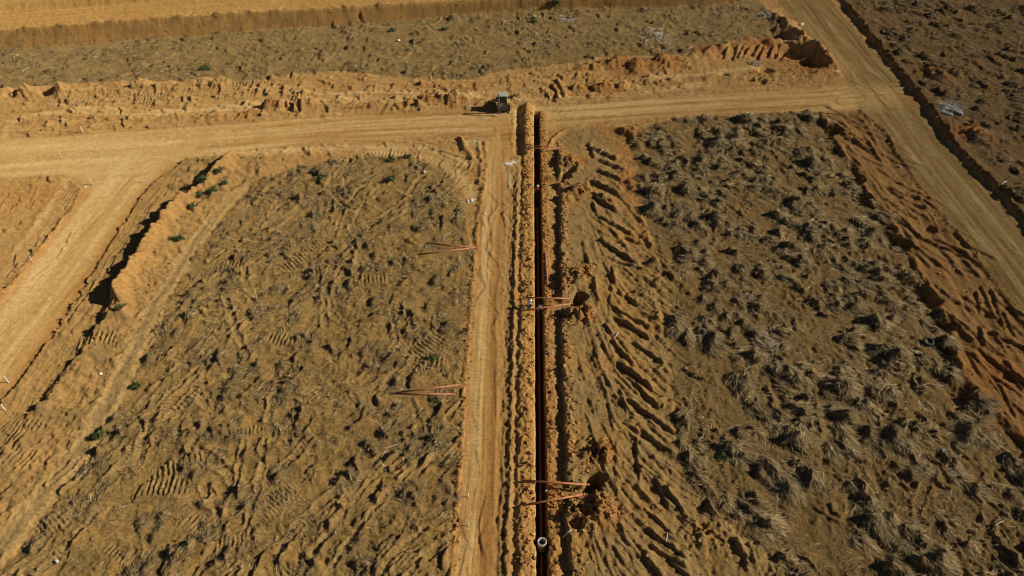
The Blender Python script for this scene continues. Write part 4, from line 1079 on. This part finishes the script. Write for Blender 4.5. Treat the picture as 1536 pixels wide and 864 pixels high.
# --- old tyre
c = P(1391.7, 514); o = empty('tyre', (c[0], c[1], max(gz(c[0] + .4 * math.cos(a), c[1] + .4 * math.sin(a)) for a in np.linspace(0, 6.28, 9)) - .02)); o.rotation_euler = (.18, -.10, 0)
bm = bm_new()
prof = [(.30, .02), (.42, 0), (.52, .03), (.56, .09), (.56, .21), (.52, .27), (.42, .30), (.30, .28), (.31, .25), (.44, .25), (.50, .20), (.50, .10), (.44, .05), (.31, .05)]
bm_lathe(bm, prof, 40); done(bm, 'carcass', MT['rubber'], o, True)
bm = bm_new()
for k in range(24):
    a = 2 * math.pi * k / 24
    bm_box(bm, (.565 * math.cos(a), .565 * math.sin(a), .15), (.03, .07, .20), Matrix.Rotation(a, 3, 'Z') @ Matrix.Rotation(.35, 3, 'X'))
done(bm, 'tread', MT['rubber'], o)
tag(o, 'old black tyre lying in dead grass at the edge of the right plot', 'tyre')

# --- white survey stakes
def stake(px, py, label, h=.95, lean=(0, 0), group='white survey stakes', w=.085):
    c = P(px, py); z = gz(*c)
    bm = bm_new()
    bm_box(bm, (0, 0, h * .5), (w, w * .6, h)); bm_box(bm, (0, 0, -.09), (w * .9, w * .55, .18), Matrix.Rotation(math.pi, 3, 'X'), .15)
    for v in bm.verts:
        if v.co.z > h * .9: v.co.x += .004
    o = done(bm, 'survey_stake', MT['white']); o.location = (c[0], c[1], z); o.rotation_euler = (lean[0], lean[1], rng.uniform(0, 3))
    return tag(o, label, 'stake', group)
for px, py, h, lab in ((97, 186.5, .95, 'white survey stake among curved tyre tracks at upper left'), (125, 200, .95, 'white stake on the upper edge of the cross road, far left'), (93, 237.5, .95, 'white stake standing in the cross road at far left'),
                       (140, 277, 1.1, 'white stake at the corner where the diagonal and cross roads meet'), (218, 274, 1.0, 'white stake on the diagonal road near its top'), (320, 168, .8, 'upper of two white stakes left of the slotted orange heap'), (350, 182, .9, 'lower of two white stakes left of the slotted orange heap'),
                       (332, 220, 1.0, 'white stake on the cross road above the tall berm'), (654, 200, .9, 'thin white stake on the lower edge of the cross road, left of the backhoe'), (50, 395, 1.05, 'white stake on the left edge of the diagonal road'), (138, 391.5, .95, 'white stake standing in the middle of the diagonal road'),
                       (13.5, 574, 1.0, 'white stake at the left picture edge on the diagonal road'), (9, 616.5, .9, 'white stake at the left edge, on the low berm below the road'), (829, 531, .8, 'white stake at the step just right of the trench, below the workers'), (703, 789, .7, 'small white stake on the left edge of the central road'),
                       (702.5, 745, .5, 'short white stake on the verge of the central road, lower half')):
    stake(px, py, lab, h)
def stick(a, b, label, rad=.035, mat='white', name='fallen_stake', cat='stake', z=.05, kink=0.):
    A, B = P(*a), P(*b); d = Vector((B[0] - A[0], B[1] - A[1], gz(*B) - gz(*A)))
    o_z = gz(*A) + z
    bm = bm_new(); mid_ = d * .5 + Vector((-d.y, d.x, 0)) * kink + Vector((0, 0, .04 + max(0., gz((A[0] + B[0]) / 2, (A[1] + B[1]) / 2) - gz(*A) - d.z * .5)))
    bm_tube(bm, [(0, 0, 0), mid_ * .5 + d * .0, mid_, (mid_ + d) * .5, d], [rad, rad, rad * .95, rad * .9, rad * .75], 6)
    o = done(bm, name, MT[mat], None, True); o.location = (A[0], A[1], o_z)
    return tag(o, label, cat)
stick((564, 693), (578, 701), 'white stick lying flat in the left plot below the crossed pipes')
stick((844, 806.5), (865, 797.5), 'white pole lying right of the concrete ring', .045)
stick((927, 501), (922, 511), 'white stick leaning on the pushed soil ridges right of the workers', .04)
stick((1000.5, 803), (998, 817), 'white stick among the soil ridges near the bottom, right of centre', .04)
stick((221, 363.5), (227.5, 358.5), 'white stick lying on the crest of the tall berm')
stick((255, 395.5), (262, 398), 'white stick lying beside the pale wheel track')
stick((1251, 113.5), (1260, 110.5), 'white stick at the tip of the curved orange bank by the right road', .05)
stick((1498, 284), (1506, 279), 'white stick on the verge beyond the right-hand road', .045)
stick((127, 282.5), (131, 279.5), 'short white stick lying by the stake at the road corner', .05)
stick((33, 111), (45, 103), 'pale bare branch on the grey strip at upper left', .06, 'wood', 'branch', 'branch', .1, .1)
stick((755, 41), (760, 32), 'pale bare branch standing out on the strip below the embankment', .06, 'wood', 'branch', 'branch', .1, .08)
stick((1366, 584), (1415, 580), 'long pale straight stalk lying in the dead grass at right', .03, 'wood', 'branch', 'branch', .25, .05)
stick((1492, 608), (1522, 642), 'long thin pale branch at the right edge of the dead-grass plot', .03, 'wood', 'branch', 'branch', .15, .06)
stick((1312, 598), (1345, 577), 'thin pale branch across the tangled grass in the right plot', .03, 'wood', 'branch', 'branch', .2, .1)
stick((664, 363), (676, 350), 'pale crooked branch above the upper pipe pair', .045, 'wood', 'branch', 'branch', .1, .15)
stick((572, 688), (597, 668), 'grey bent branch above the white stick in the left plot', .05, 'wood', 'branch', 'branch', .12, .2)
stick((1230, 170), (1282, 175.5), 'reddish thin pole at the lower edge of the cross road by the orange bank', .05, 'bark', 'pole', 'pole', .1, 0.)
stick((1488, 792), (1502, 784), 'short pale board lying in the grass at lower right', .05, 'wood', 'board', 'board', .15, 0.)
stick((898, 232), (905, 230), 'short white stick beside the first dark furrow right of the trench', .05)

# --- small litter: bags, bucket, stones, lime
def lump(px, py, r, mat, name, label, cat, sx=1., sy=1., sz=.7, seed=0, group=None, sub=2):
    c = P(px, py); bm = bm_new()
    bmesh.ops.create_icosphere(bm, subdivisions=sub, radius=1.)
    rr = random.Random(seed)
    dirs = [Vector((rr.uniform(-1, 1), rr.uniform(-1, 1), rr.uniform(-1, 1))).normalized() for _ in range(9)]; am = [rr.uniform(-.35, .35) for _ in dirs]
    for v in bm.verts:
        n = v.co.normalized(); k = 1 + sum(a * max(0, n.dot(d)) ** 3 for a, d in zip(am, dirs)) + rr.uniform(-.07, .07)
        v.co = Vector((n.x * r * sx * k, n.y * r * sy * k, n.z * r * sz * k))
    o = done(bm, name, MT[mat], None, False); o.location = (c[0], c[1], gz(*c) + r * sz * .45)
    o.rotation_euler = (0, 0, rr.uniform(0, 3))
    return tag(o, label, cat, group)
lump(637, 261, .27, 'bag', 'plastic_bag', 'bright white bag on the printed soil at the top of the left plot', 'bag', 1.1, .8, .8, 1)
lump(702, 302, .26, 'bag', 'plastic_bag', 'crumpled white bag, left of two, by the upper central road', 'bag', 1., .7, .7, 2)
lump(707.5, 301, .22, 'bag', 'plastic_bag', 'crumpled white bag, right of two, by the upper central road', 'bag', 1., .8, .8, 3)
lump(727, 322, .17, 'bag', 'plastic_bag', 'small white scrap on the left edge of the upper central road', 'bag', 1., .7, .7, 4)
lump(598, 61.5, .32, 'bag', 'plastic_bag', 'white scrap on the grey strip below the embankment', 'bag', 1.2, .7, .6, 5)
lump(87, 844, .15, 'bag', 'plastic_bag', 'white scrap near the lower left corner beside the wheel track', 'bag', 1.2, .8, .6, 6)
lump(151, 560, .19, 'bag', 'plastic_bag', 'white scrap on a dark clump beside the low berm', 'bag', 1., .9, .7, 7)
lump(820, 730.5, .15, 'bag', 'plastic_bag', 'small white scrap on the trench lip under the upper pipe', 'bag', 1., .8, .8, 8)
lump(1350, 248.5, .24, 'palerock', 'stone', 'pale stone at the left edge of the right-hand road', 'stone', 1., .8, .7, 9)
lump(1202, 38, .55, 'palerock', 'stone', 'pale boulder by the top of the right-hand road', 'stone', 1.2, .8, .6, 10)
lump(1413, 677, .22, 'blue', 'plastic_bottle', 'blue plastic scrap in the dead grass at lower right', 'plastic', 1.3, .7, .6, 12)
lump(1508, 684, .18, 'bag', 'plastic_bag', 'white scrap at the right edge of the dead-grass plot', 'bag', 1., .8, .7, 13)
lump(1332, 790, .13, 'bag', 'plastic_bag', 'tiny white scrap in a dark hollow at lower right', 'bag', 1., .8, .7, 14)
lump(763, 246, .42, 'lime', 'lime_spill', 'white powder spill on the central road below the backhoe', 'powder', 1.2, .8, .07, 15, None, 3)
lump(769.5, 243.5, .30, 'lime', 'lime_spill', 'smaller white powder patch right of the main white spill', 'powder', 1.2, .8, .10, 16, None, 3)
lump(792.5, 214, .22, 'lime', 'lime_spill', 'white powder dab on the spoil by the thin pipes', 'powder', 1.3, .7, .10, 17, None, 3)
# bucket
c = P(640, 371); o = empty('bucket', (c[0], c[1], gz(*c) + .16)); o.rotation_euler = (0, math.radians(78), .5)
bm = bm_new(); bm_lathe(bm, [(.14, -.16), (.17, .2), (.18, .2), (.18, .17), (.16, .17), (.13, -.13), (.001, -.13), (.001, -.16)], 18, 'Z', closed=False); done(bm, 'shell', MT['bag'], o, True)
bm = bm_new(); bm_tube(bm, [(.17 * math.cos(a), .03, .19 + .17 * math.sin(a)) for a in np.linspace(0, math.pi, 9)], .008, 5); done(bm, 'bail_handle', MT['steel'], o)
tag(o, 'white bucket tipped over left of the upper pipe pair', 'bucket')
# rubble heap with pieces
c = P(1424, 161, 1.2); o = empty('rubble_heap', (c[0], c[1], gz(*c)))
bm = bm_new(); bmesh.ops.create_icosphere(bm, subdivisions=4, radius=1.)
for v in bm.verts:
    n = v.co.copy(); k = 1 + .25 * math.sin(n.x * 5 + n.y * 3) + .16 * math.sin(n.y * 11 + n.x * 7) + rng.uniform(-.06, .06)
    v.co = Vector((n.x * 2.0 * k, n.y * 1.5 * k, n.z * .5 * k))
done(bm, 'ash_mound', MT['ash'], o, True)
for k in range(46):
    a, r = rng.uniform(0, 6.28), rng.uniform(.1, 1.5)
    bm = bm_new(); bm_box(bm, (0, 0, 0), (rng.uniform(.15, .45), rng.uniform(.12, .3), rng.uniform(.06, .2)), None, .8)
    for v in bm.verts: v.co += Vector(rng.uniform(-.04, .04, 3))
    q = done(bm, 'rubble_piece', MT['palerock' if k % 3 else 'ash'], o)
    px_ = r * math.cos(a) * 1.1 - .55; py_ = r * math.sin(a) * .75 - .3
    q.location = (px_, py_, .5 * math.sqrt(max(.02, 1 - (px_ / 2.) ** 2 - (py_ / 1.5) ** 2)) + .04); q.rotation_euler = tuple(rng.uniform(-.6, .6, 2)) + (rng.uniform(0, 3),)
tag(o, 'grey and white rubble heap beyond the right-hand road', 'rubble heap')

# --- piles of pale cut brush
def brush(px, py, r, n, label, mat='wood', seed=0):
    c = P(px, py); z = gz(*c); o = empty('brush_pile', (c[0], c[1], z)); rr = random.Random(seed)
    for part in range(3):
        bm = bm_new()
        for k in range(n // 3):
            a = rr.uniform(0, 6.28); q = rr.uniform(0, r); x, y = q * math.cos(a), q * math.sin(a); th = rr.gauss(.2 + part * .9, .5); L = rr.uniform(.5, 1.5)
            zz = gz(c[0] + x, c[1] + y) - z + rr.uniform(.03, .30)
            d = Vector((math.cos(th), math.sin(th), rr.uniform(-.2, .2))) * L
            p0 = Vector((x, y, zz))
            bm_tube(bm, [p0, p0 + d * .5 + Vector((rr.uniform(-.1, .1), rr.uniform(-.1, .1), rr.uniform(0, .1))), p0 + d], [.04, .032, .015], 5)
        tag(done(bm, 'branches', MT[mat], o), None, None, None, 'stuff')
    tag(o, label, 'brush pile')
brush(985, 56, 4.2, 150, 'pale pile of cut brush at the right end of the strip below the embankment', 'palerock', 3)
brush(845, 31, 2.0, 50, 'small pale brush pile just below the embankment foot', 'palerock', 4)
brush(1146, 26, 2.2, 60, 'pale brush pile beside the top of the right-hand road', 'palerock', 5)
brush(1132, 97, 1.2, 40, 'grey brush pile inside the dug hollow below the orange bank', 'wood', 6)
brush(1150, 520, 1.8, 60, 'pale brush tangle in the middle of the dark right plot', 'wood', 8)
brush(1225, 350, 1.6, 40, 'pale brush tangle in the upper middle of the dark right plot', 'wood', 9)

# --- green shrubs
def shrub(px, py, r, h, n, label, seed, g=(.085, .11, .03)):
    c = P(px, py); z = gz(*c); o = empty('green_shrub', (c[0], c[1], z)); rr = np.random.default_rng(seed)
    bm = bm_new(); tips = []
    for k in range(7):
        a = rr.uniform(0, 6.28); q = rr.uniform(.3, .85) * r
        t = Vector((q * math.cos(a), q * math.sin(a), h * rr.uniform(.5, .95))); tips.append(t)
        bm_tube(bm, [(0, 0, -.05), t * .5 + Vector((0, 0, .05)), t], [.025, .017, .007], 5)
    done(bm, 'stems', MT['bark'], o)
    tp = np.array([t[:] for t in tips])
    ctr = tp[rr.integers(0, len(tp), n)] * rr.uniform(.55, 1.05, (n, 1)) + rr.normal(0, r * .24, (n, 3)) * np.array([1, 1, .6])
    ctr[:, 2] = np.maximum(ctr[:, 2], .04)
    d = rr.normal(0, 1, (n, 3)); d[:, 2] *= .5; d /= np.linalg.norm(d, axis=1, keepdims=True)
    s_ = np.cross(d, rr.normal(0, 1, (n, 3))); s_ /= np.linalg.norm(s_, axis=1, keepdims=True)
    L = rr.uniform(.10, .2, (n, 1)); w_ = L * .38
    V = np.stack([ctr - d * L, ctr + s_ * w_, ctr + d * L, ctr - s_ * w_], 1)
    F = (np.arange(n) * 4)[:, None] + np.arange(4)[None]
    me = fast_mesh('foliage', V.reshape(-1, 3), F, False)
    add_tone(me, np.repeat(np.array(g)[None] * rr.uniform(.55, 1.5, (n, 1)) * np.array([1, 1, 1]), 4, 0))
    link('foliage', me, LEAFM, o)
    tag(o, label, 'shrub', 'green shrubs dotted over the site')
for k, (px, py, r, h, n, lab) in enumerate((
        (332, 268, .75, .8, 320, 'green shrub tucked against the top of the tall berm, right of its shadow'), (310, 283, .8, .7, 320, 'largest green shrub on the slope of the tall berm'), (322, 293, .7, .6, 260, 'green shrub between the tall berm and the start of the wheel track'),
        (300, 298, .55, .5, 180, 'small green shrub on the berm left of the largest one'), (290, 313, .55, .5, 180, 'small green shrub low on the berm above the bare tan face'), (340, 281, .5, .5, 160, 'green shrub rightmost of those on the tall berm'), (268, 362, .8, .7, 320, 'lone green shrub beside the wheel track, middle of the berm'),
        (187, 474, .5, .4, 150, 'small green shrub at the lower end of the tall berm'), (312, 262, .6, .5, 200, 'dark green shrub inside the black shadow at the top of the berm'), (650, 541, .5, .5, 180, 'small bright green shrub in the left plot above the crossed pipes'), (834, 15, 1.1, 1.5, 420, 'round green bush at the foot of the embankment'),
        (585, 241, .7, .5, 220, 'left of two green shrubs on the printed soil atop the left plot'), (610, 238, .65, .5, 220, 'right of two green shrubs on the printed soil atop the left plot'), (588, 272, .8, .6, 260, 'dark green shrub below the printed soil atop the left plot'), (486, 269, .7, .6, 240, 'dark green shrub in the upper left of the left plot'),
        (473, 258, .6, .4, 160, 'faint green shrub at the top edge of the left plot'), (309, 106, 1.2, .8, 300, 'dark green shrub on the grey strip above the printed bank'), (207, 580, .5, .4, 150, 'small green shrub beside the wheel track at lower left'), (152, 654, .6, .5, 180, 'green shrub at the bend of the wheel track, lower left'),
        (1081, 689, .6, .4, 180, 'green shrub buried in dead grass left in the right plot'), (590, 47, .9, .6, 200, 'green shrub on the strip under the left part of the embankment'), (668, 45, .9, .6, 200, 'green shrub on the strip under the middle of the embankment'), (800, 34, .8, .6, 180, 'green shrub on the strip left of the small brush pile'))):
    shrub(px, py, r, h, n, lab, 100 + k)

# ------------------------------------------------------------------ backhoe loader, its digging arm folded up towards us
def backhoe(px, py, rz):
    c = P(px, py); o = empty('backhoe_loader', (c[0], c[1], gz(*c) - .02), rz)
    # local axes: -Y is the rear (digging arm), +Y the loader
    bm = bm_new()
    bm_box(bm, (0, .1, .82), (.95, 3.3, .42), None, 1., .04); bm_box(bm, (0, -1.45, .75), (1.5, .28, .75), None, 1., .03)
    done(bm, 'chassis', MT['steel'], o)
    bm = bm_new(); bm_box(bm, (0, 1.25, 1.32), (.92, 1.75, .62), None, .9, .07); bm_box(bm, (0, 2.14, 1.15), (.9, .1, .7), None, 1., .02)
    bo = done(bm, 'bonnet', MT['yellow'], o)
    bm = bm_new(); bm_tube(bm, [(.3, 1.4, 1.6), (.3, 1.4, 2.2)], .045, 8); done(bm, 'exhaust', MT['steel'], bo)
    cab = done_cab(o)
    for x in (-1, 1):
        for y, r, w in ((-.62, .76, .46), (1.62, .52, .36)):
            w_o = bpy.data.objects.new('wheel', None); w_o.location = (x * (.92 if r > .6 else .88), y, r); w_o.parent = o; w_o.empty_display_size = .2; col.objects.link(w_o)
            bm = bm_new()
            bm_lathe(bm, [(r * .55, -w * .42), (r * .8, -w * .5), (r * .95, -w * .44), (r, -w * .3), (r, w * .3), (r * .95, w * .44), (r * .8, w * .5), (r * .55, w * .42)], 26, 'X')
            for k in range(18):
                a = 2 * math.pi * k / 18
                bm_box(bm, (0, r * math.cos(a), r * math.sin(a)), (w * .86, .07, .07), Matrix.Rotation(a, 3, 'X'))
            done(bm, 'tyre', MT['rubber'], w_o)
            bm = bm_new(); bm_lathe(bm, [(.001, -w * .2), (r * .3, -w * .25), (r * .56, -w * .36), (r * .56, w * .36), (r * .3, w * .25), (.001, w * .2)], 20, 'X', closed=False)
            done(bm, 'rim', MT['roof'], w_o, True)
        bm = bm_new(); bm_box(bm, (x * .92, -.62, 1.60), (.5, 1.35, .07), None, 1., .02); bm_box(bm, (x * .92, -1.26, 1.42), (.5, .07, .36), None, 1., .02); done(bm, 'mudguard', MT['yellow'], o)
        bm = bm_new(); bm_box(bm, (x * .78, -1.5, .62), (.16, .2, 1.15)); bm_box(bm, (x * .8, -1.55, .06), (.42, .36, .07), None, .8); done(bm, 'stabiliser', MT['steel'], o)
        bm = bm_new(); bm_box(bm, (x * .52, -1.16, 1.22), (.10, .05, .14)); done(bm, 'tail_light', MT['redcloth'], o)
        # loader arms
        bm = bm_new()
        for a, b in (((x * .62, .4, 1.55), (x * .62, 1.9, 1.28)), ((x * .62, 1.9, 1.28), (x * .62, 2.65, .55))):
            a, b = Vector(a), Vector(b); d = b - a
            bm_box(bm, (a + b) / 2, (.11, d.length, .2), d.to_track_quat('Y', 'Z').to_matrix())
        done(bm, 'loader_arm', MT['yellow'], o)
    # loader bucket
    bm = bm_new()
    pr = [(2.62, .75), (2.60, .25), (2.75, .06), (3.45, .05), (3.45, .09), (2.80, .12), (2.68, .30), (2.70, .75)]
    L = [bm.verts.new((-1.12, y, z)) for y, z in pr]; R = [bm.verts.new((1.12, y, z)) for y, z in pr]
    for k in range(len(pr)): bm.faces.new((L[k], L[(k + 1) % len(pr)], R[(k + 1) % len(pr)], R[k]))
    bm.faces.new(L); bm.faces.new(R[::-1])
    for x in (-1.1, 1.1): bm_box(bm, (x, 2.95, .3), (.03, .65, .48), None, .7)
    done(bm, 'loader_bucket', MT['steel'], o)
    # digging boom rising, dipper coming back down, bucket tucked
    def beam(name, a, b, w0, h0, mat):
        a, b = Vector(a), Vector(b); d = b - a; bm = bm_new()
        bm_box(bm, (a + b) / 2, (w0, h0, d.length), d.to_track_quat('Z', 'X').to_matrix(), .8, .02)
        return done(bm, name, MT[mat], o)
    bx_ = -.72
    beam('swing_post', (bx_, -1.62, .45), (bx_, -1.62, 1.05), .38, .36, 'steel')
    beam('boom', (bx_, -1.68, .95), (bx_, -1.80, 2.95), .24, .36, 'yellow')
    beam('boom', (bx_, -1.79, 2.90), (bx_, -2.1, 3.4), .22, .3, 'yellow')
    beam('dipper', (bx_, -2.08, 3.4), (bx_, -2.55, 1.25), .2, .28, 'steel')
    beam('hydraulic_ram', (bx_, -1.92, 1.6), (bx_, -2.05, 2.9), .08, .08, 'steel')
    beam('hydraulic_ram', (bx_, -2.30, 3.2), (bx_, -2.66, 2.0), .08, .08, 'steel')
    bm = bm_new()
    pr = [(-2.62, 1.4), (-2.45, 1.2), (-2.3, .85), (-2.35, .55), (-2.6, .45), (-2.64, .5), (-2.42, .6), (-2.38, .85), (-2.52, 1.15), (-2.68, 1.35)]
    L = [bm.verts.new((bx_ - .3, y, z)) for y, z in pr]; R = [bm.verts.new((bx_ + .3, y, z)) for y, z in pr]
    for k in range(len(pr)): bm.faces.new((L[k], L[(k + 1) % len(pr)], R[(k + 1) % len(pr)], R[k]))
    bm.faces.new(L); bm.faces.new(R[::-1])
    for k in range(4): bm_box(bm, (bx_ - .24 + .16 * k, -2.68, .46), (.06, .16, .04), None, .5)
    done(bm, 'digging_bucket', MT['steel'], o)
    return tag(o, 'yellow backhoe loader with pale cab roof, rear towards us, above the trench head', 'backhoe')
def done_cab(o):
    bm = bm_new()
    for x in (-.66, .66):
        for y in (-1.0, .35):
            a, b = Vector((x, y, 1.0)), Vector((x * .94, y * .94, 2.62)); d = b - a
            bm_box(bm, (a + b) / 2, (.09, .09, d.length), d.to_track_quat('Z', 'X').to_matrix())
    bm_box(bm, (0, -.32, 1.04), (1.4, 1.45, .10)); bm_box(bm, (.0, -1.0, 1.2), (1.3, .07, .34)); bm_box(bm, (0, .36, 1.25), (1.3, .07, .42))
    cab = done(bm, 'cab', MT['yellow'], o)
    bm = bm_new(); bm_box(bm, (0, -.34, 2.68), (1.5, 1.62, .14), None, .93, .04); done(bm, 'roof', MT['roof'], cab, False)
    for nm_, c_, s_ in (('rear_window', (0, -.985, 1.98), (1.16, .02, 1.2)), ('front_window', (0, .345, 2.0), (1.16, .02, 1.1)), ('side_window', (-.645, -.33, 1.95), (.02, 1.18, 1.2)), ('side_window', (.645, -.33, 1.95), (.02, 1.18, 1.2))):
        bm = bm_new(); bm_box(bm, c_, s_); done(bm, nm_, MT['glass'], cab)
    bm = bm_new(); bm_box(bm, (0, -.15, 1.35), (.5, .5, .14), None, 1., .03); bm_box(bm, (0, .1, 1.7), (.5, .12, .6), None, 1., .03); done(bm, 'seat', MT['rubber'], cab)
    return cab
backhoe(754.5, 163.0, math.radians(2))

# ------------------------------------------------------------------ people: one continuous skinned body each
def person(px, py, zoff, rz, joints, mats, label, hat=None):
    """joints: name -> (pos, radius); edges fixed"""
    c = P(px, py); o = empty('person', (c[0], c[1], zoff), rz)
    names = list(joints); E = [('pelvis', 'waist'), ('waist', 'chest'), ('chest', 'neck'), ('neck', 'head'), ('head', 'crown')]
    for s_ in 'lr':
        E += [('chest', 'sho_' + s_), ('sho_' + s_, 'elb_' + s_), ('elb_' + s_, 'wri_' + s_), ('wri_' + s_, 'palm_' + s_), ('pelvis', 'hip_' + s_), ('hip_' + s_, 'kne_' + s_), ('kne_' + s_, 'ank_' + s_), ('ank_' + s_, 'toe_' + s_)]
        P_ = Vector(joints['palm_' + s_][0]); W_ = Vector(joints['wri_' + s_][0]); dr = (P_ - W_).normalized(); sd2 = dr.cross(Vector((0, 0, 1)));
        sd2 = sd2.normalized() if sd2.length > .1 else Vector((1, 0, 0))
        for f in range(5):
            k = (f - 2) * .02; L = (.045, .075, .085, .08, .06)[f]
            a = P_ + sd2 * k + dr * (.03 if f else -.01); b = a + dr * L * .6 + sd2 * (-.03 if f == 0 else k * .2); d2 = b + dr * L * .4 + Vector((0, 0, -.02))
            for t, q in (('a', a), ('b', b), ('c', d2)):
                joints['f%d%s_%s' % (f, t, s_)] = (tuple(q), .010)
            E += [('palm_' + s_, 'f%da_%s' % (f, s_)), ('f%da_%s' % (f, s_), 'f%db_%s' % (f, s_)), ('f%db_%s' % (f, s_), 'f%dc_%s' % (f, s_))]
    names = list(joints); idx = {n: i for i, n in enumerate(names)}
    me = bpy.data.meshes.new('body'); me.from_pydata([joints[n][0] for n in names], [(idx[a], idx[b]) for a, b in E], [])
    b = bpy.data.objects.new('body', me); col.objects.link(b)
    sk = b.modifiers.new('skin', 'SKIN'); sk.use_smooth_shade = True
    sv = me.skin_vertices[0].data
    for n in names:
        r = joints[n][1]; sv[idx[n]].radius = r if isinstance(r, tuple) else (r, r); sv[idx[n]].use_root = (n == 'pelvis')
    ss = b.modifiers.new('sub', 'SUBSURF'); ss.levels = 2; ss.render_levels = 2
    dg = bpy.context.evaluated_depsgraph_get(); ev = b.evaluated_get(dg); me2 = bpy.data.meshes.new_from_object(ev)
    bpy.data.objects.remove(b)
    me2.materials.clear()
    for k in ('skin', mats[0], mats[1], 'boot', 'hair'): me2.materials.append(MT[k])
    segs = [(np.array(joints[a][0]), np.array(joints[q][0]), a, q) for a, q in E]
    nv = len(me2.polygons); cen = np.empty(nv * 3, np.float32); me2.polygons.foreach_get('center', cen); cen = cen.reshape(-1, 3)
    best = np.full(nv, 1e9); mi = np.zeros(nv, np.int32)
    for A, B, a, q in segs:
        d = B - A; t = np.clip(((cen - A) @ d) / (d @ d + 1e-9), 0, 1); dd = np.linalg.norm(cen - A - t[:, None] * d, axis=1)
        if a in ('pelvis',) and q.startswith('hip') or a.startswith('hip') or a.startswith('kne'): m = 2
        elif a.startswith('ank'): m = 3
        elif a in ('pelvis', 'waist') or q.startswith('sho') or a.startswith('sho'): m = 1
        elif a == 'head' : m = 4
        else: m = 0
        k = dd < best; best[k] = dd[k]; mi[k] = m
    me2.polygons.foreach_set('material_index', mi)
    me2.name = 'body'
    link('body', me2, None, o)
    hd = Vector(joints['head'][0]); cr = Vector(joints['crown'][0]); up = (cr - hd).normalized(); q = up.to_track_quat('Z', 'Y').to_matrix().to_4x4()
    # face: nose, eyes, ears turned to the front of the head (+Y of the person)
    bm = bm_new(); fw = Vector((0, 1, 0)); fw = (fw - up * fw.dot(up)).normalized(); sd3 = up.cross(fw)
    bm_box(bm, hd + fw * .105 - up * .01, (.028, .04, .05), q.to_3x3(), .5)
    for x in (-1, 1): bm_box(bm, hd + sd3 * .095 * x, (.02, .04, .06), q.to_3x3())
    done(bm, 'face_features', MT['skin'], o)
    bm = bm_new()
    for x in (-1, 1): bm_box(bm, hd + fw * .098 + sd3 * .034 * x + up * .02, (.022, .01, .012), q.to_3x3())
    bm_box(bm, hd + fw * .095 - up * .06, (.05, .01, .01), q.to_3x3()); done(bm, 'eyes_and_mouth', MT['hair'], o)
    if hat:
        bm = bm_new(); bm_lathe(bm, [(.001, .145), (.06, .135), (.105, .09), (.122, .02), (.185, .005), (.19, -.005), (.118, .0), (.10, .08), (.001, .12)], 20, 'Z', closed=False)
        bmesh.ops.transform(bm, matrix=Matrix.Translation(hd + up * .045) @ q, verts=bm.verts); done(bm, 'sun_hat', MT[hat], o, True)
    return tag(o, label, 'person')
def J(bend, arm, knee=0., z0=0., spread=.12):
    """a standing or crouching figure facing +Y: bend = forward lean of the back, knee = how far squatted (0..1)"""
    hipz = .92 - .52 * knee; hy = -.28 * knee
    def back(t): return (0, hy + math.sin(bend) * t, hipz + math.cos(bend) * t)
    wz = back(.18); ch = back(.42); nk = back(.56); hb = bend * .75
    hd = (0, nk[1] + math.sin(hb) * .14, nk[2] + math.cos(hb) * .14); cr = (0, hd[1] + math.sin(hb) * .09, hd[2] + math.cos(hb) * .09)
    j = {'pelvis': ((0, hy, hipz), .125), 'waist': (wz, .12), 'chest': (ch, (.15, .12)), 'neck': (nk, .058), 'head': (hd, .098), 'crown': (cr, .085)}
    for s_, x in (('l', -1), ('r', 1)):
        sh = back(.47); ax, ay, az = arm
        j['sho_' + s_] = ((x * .19, sh[1], sh[2]), .062)
        j['elb_' + s_] = ((x * .27, sh[1] + ay * .45, sh[2] + az * .55), .045); j['wri_' + s_] = ((x * (.24 - .08 * ax), sh[1] + ay * .9, sh[2] + az), .033); j['palm_' + s_] = ((x * (.22 - .1 * ax), sh[1] + ay * 1.1, sh[2] + az * 1.16), .036)
        j['hip_' + s_] = ((x * .10, hy + .01, hipz - .06), .095)
        j['kne_' + s_] = ((x * (spread + .05 * knee), .06 + .30 * knee, .48 - .02 * knee), .065); j['ank_' + s_] = ((x * spread, -.02 - .02 * knee, .09), .045); j['toe_' + s_] = ((x * (spread + .03), .17, .04), .042)
    return j
person(806.5, 460, -TD + .26, math.radians(-90), J(.75, (0, .32, -.42)), ('shirt', 'trousers'), 'worker in white shirt bending in the trench between the two pipes')
c_ = P(794, 463)
person(794, 463, gz(*c_) - .01, math.radians(-80), J(.55, (0, .40, -.30), .85), ('shirt', 'trousers'), 'worker with white hat crouching on the left lip of the trench', 'hat')
person(803.2, 283, -TD + .26, math.radians(-70), J(.5, (0, .35, -.35)), ('redcloth', 'trousers'), 'worker in red with a white hat standing in the upper trench', 'hat')
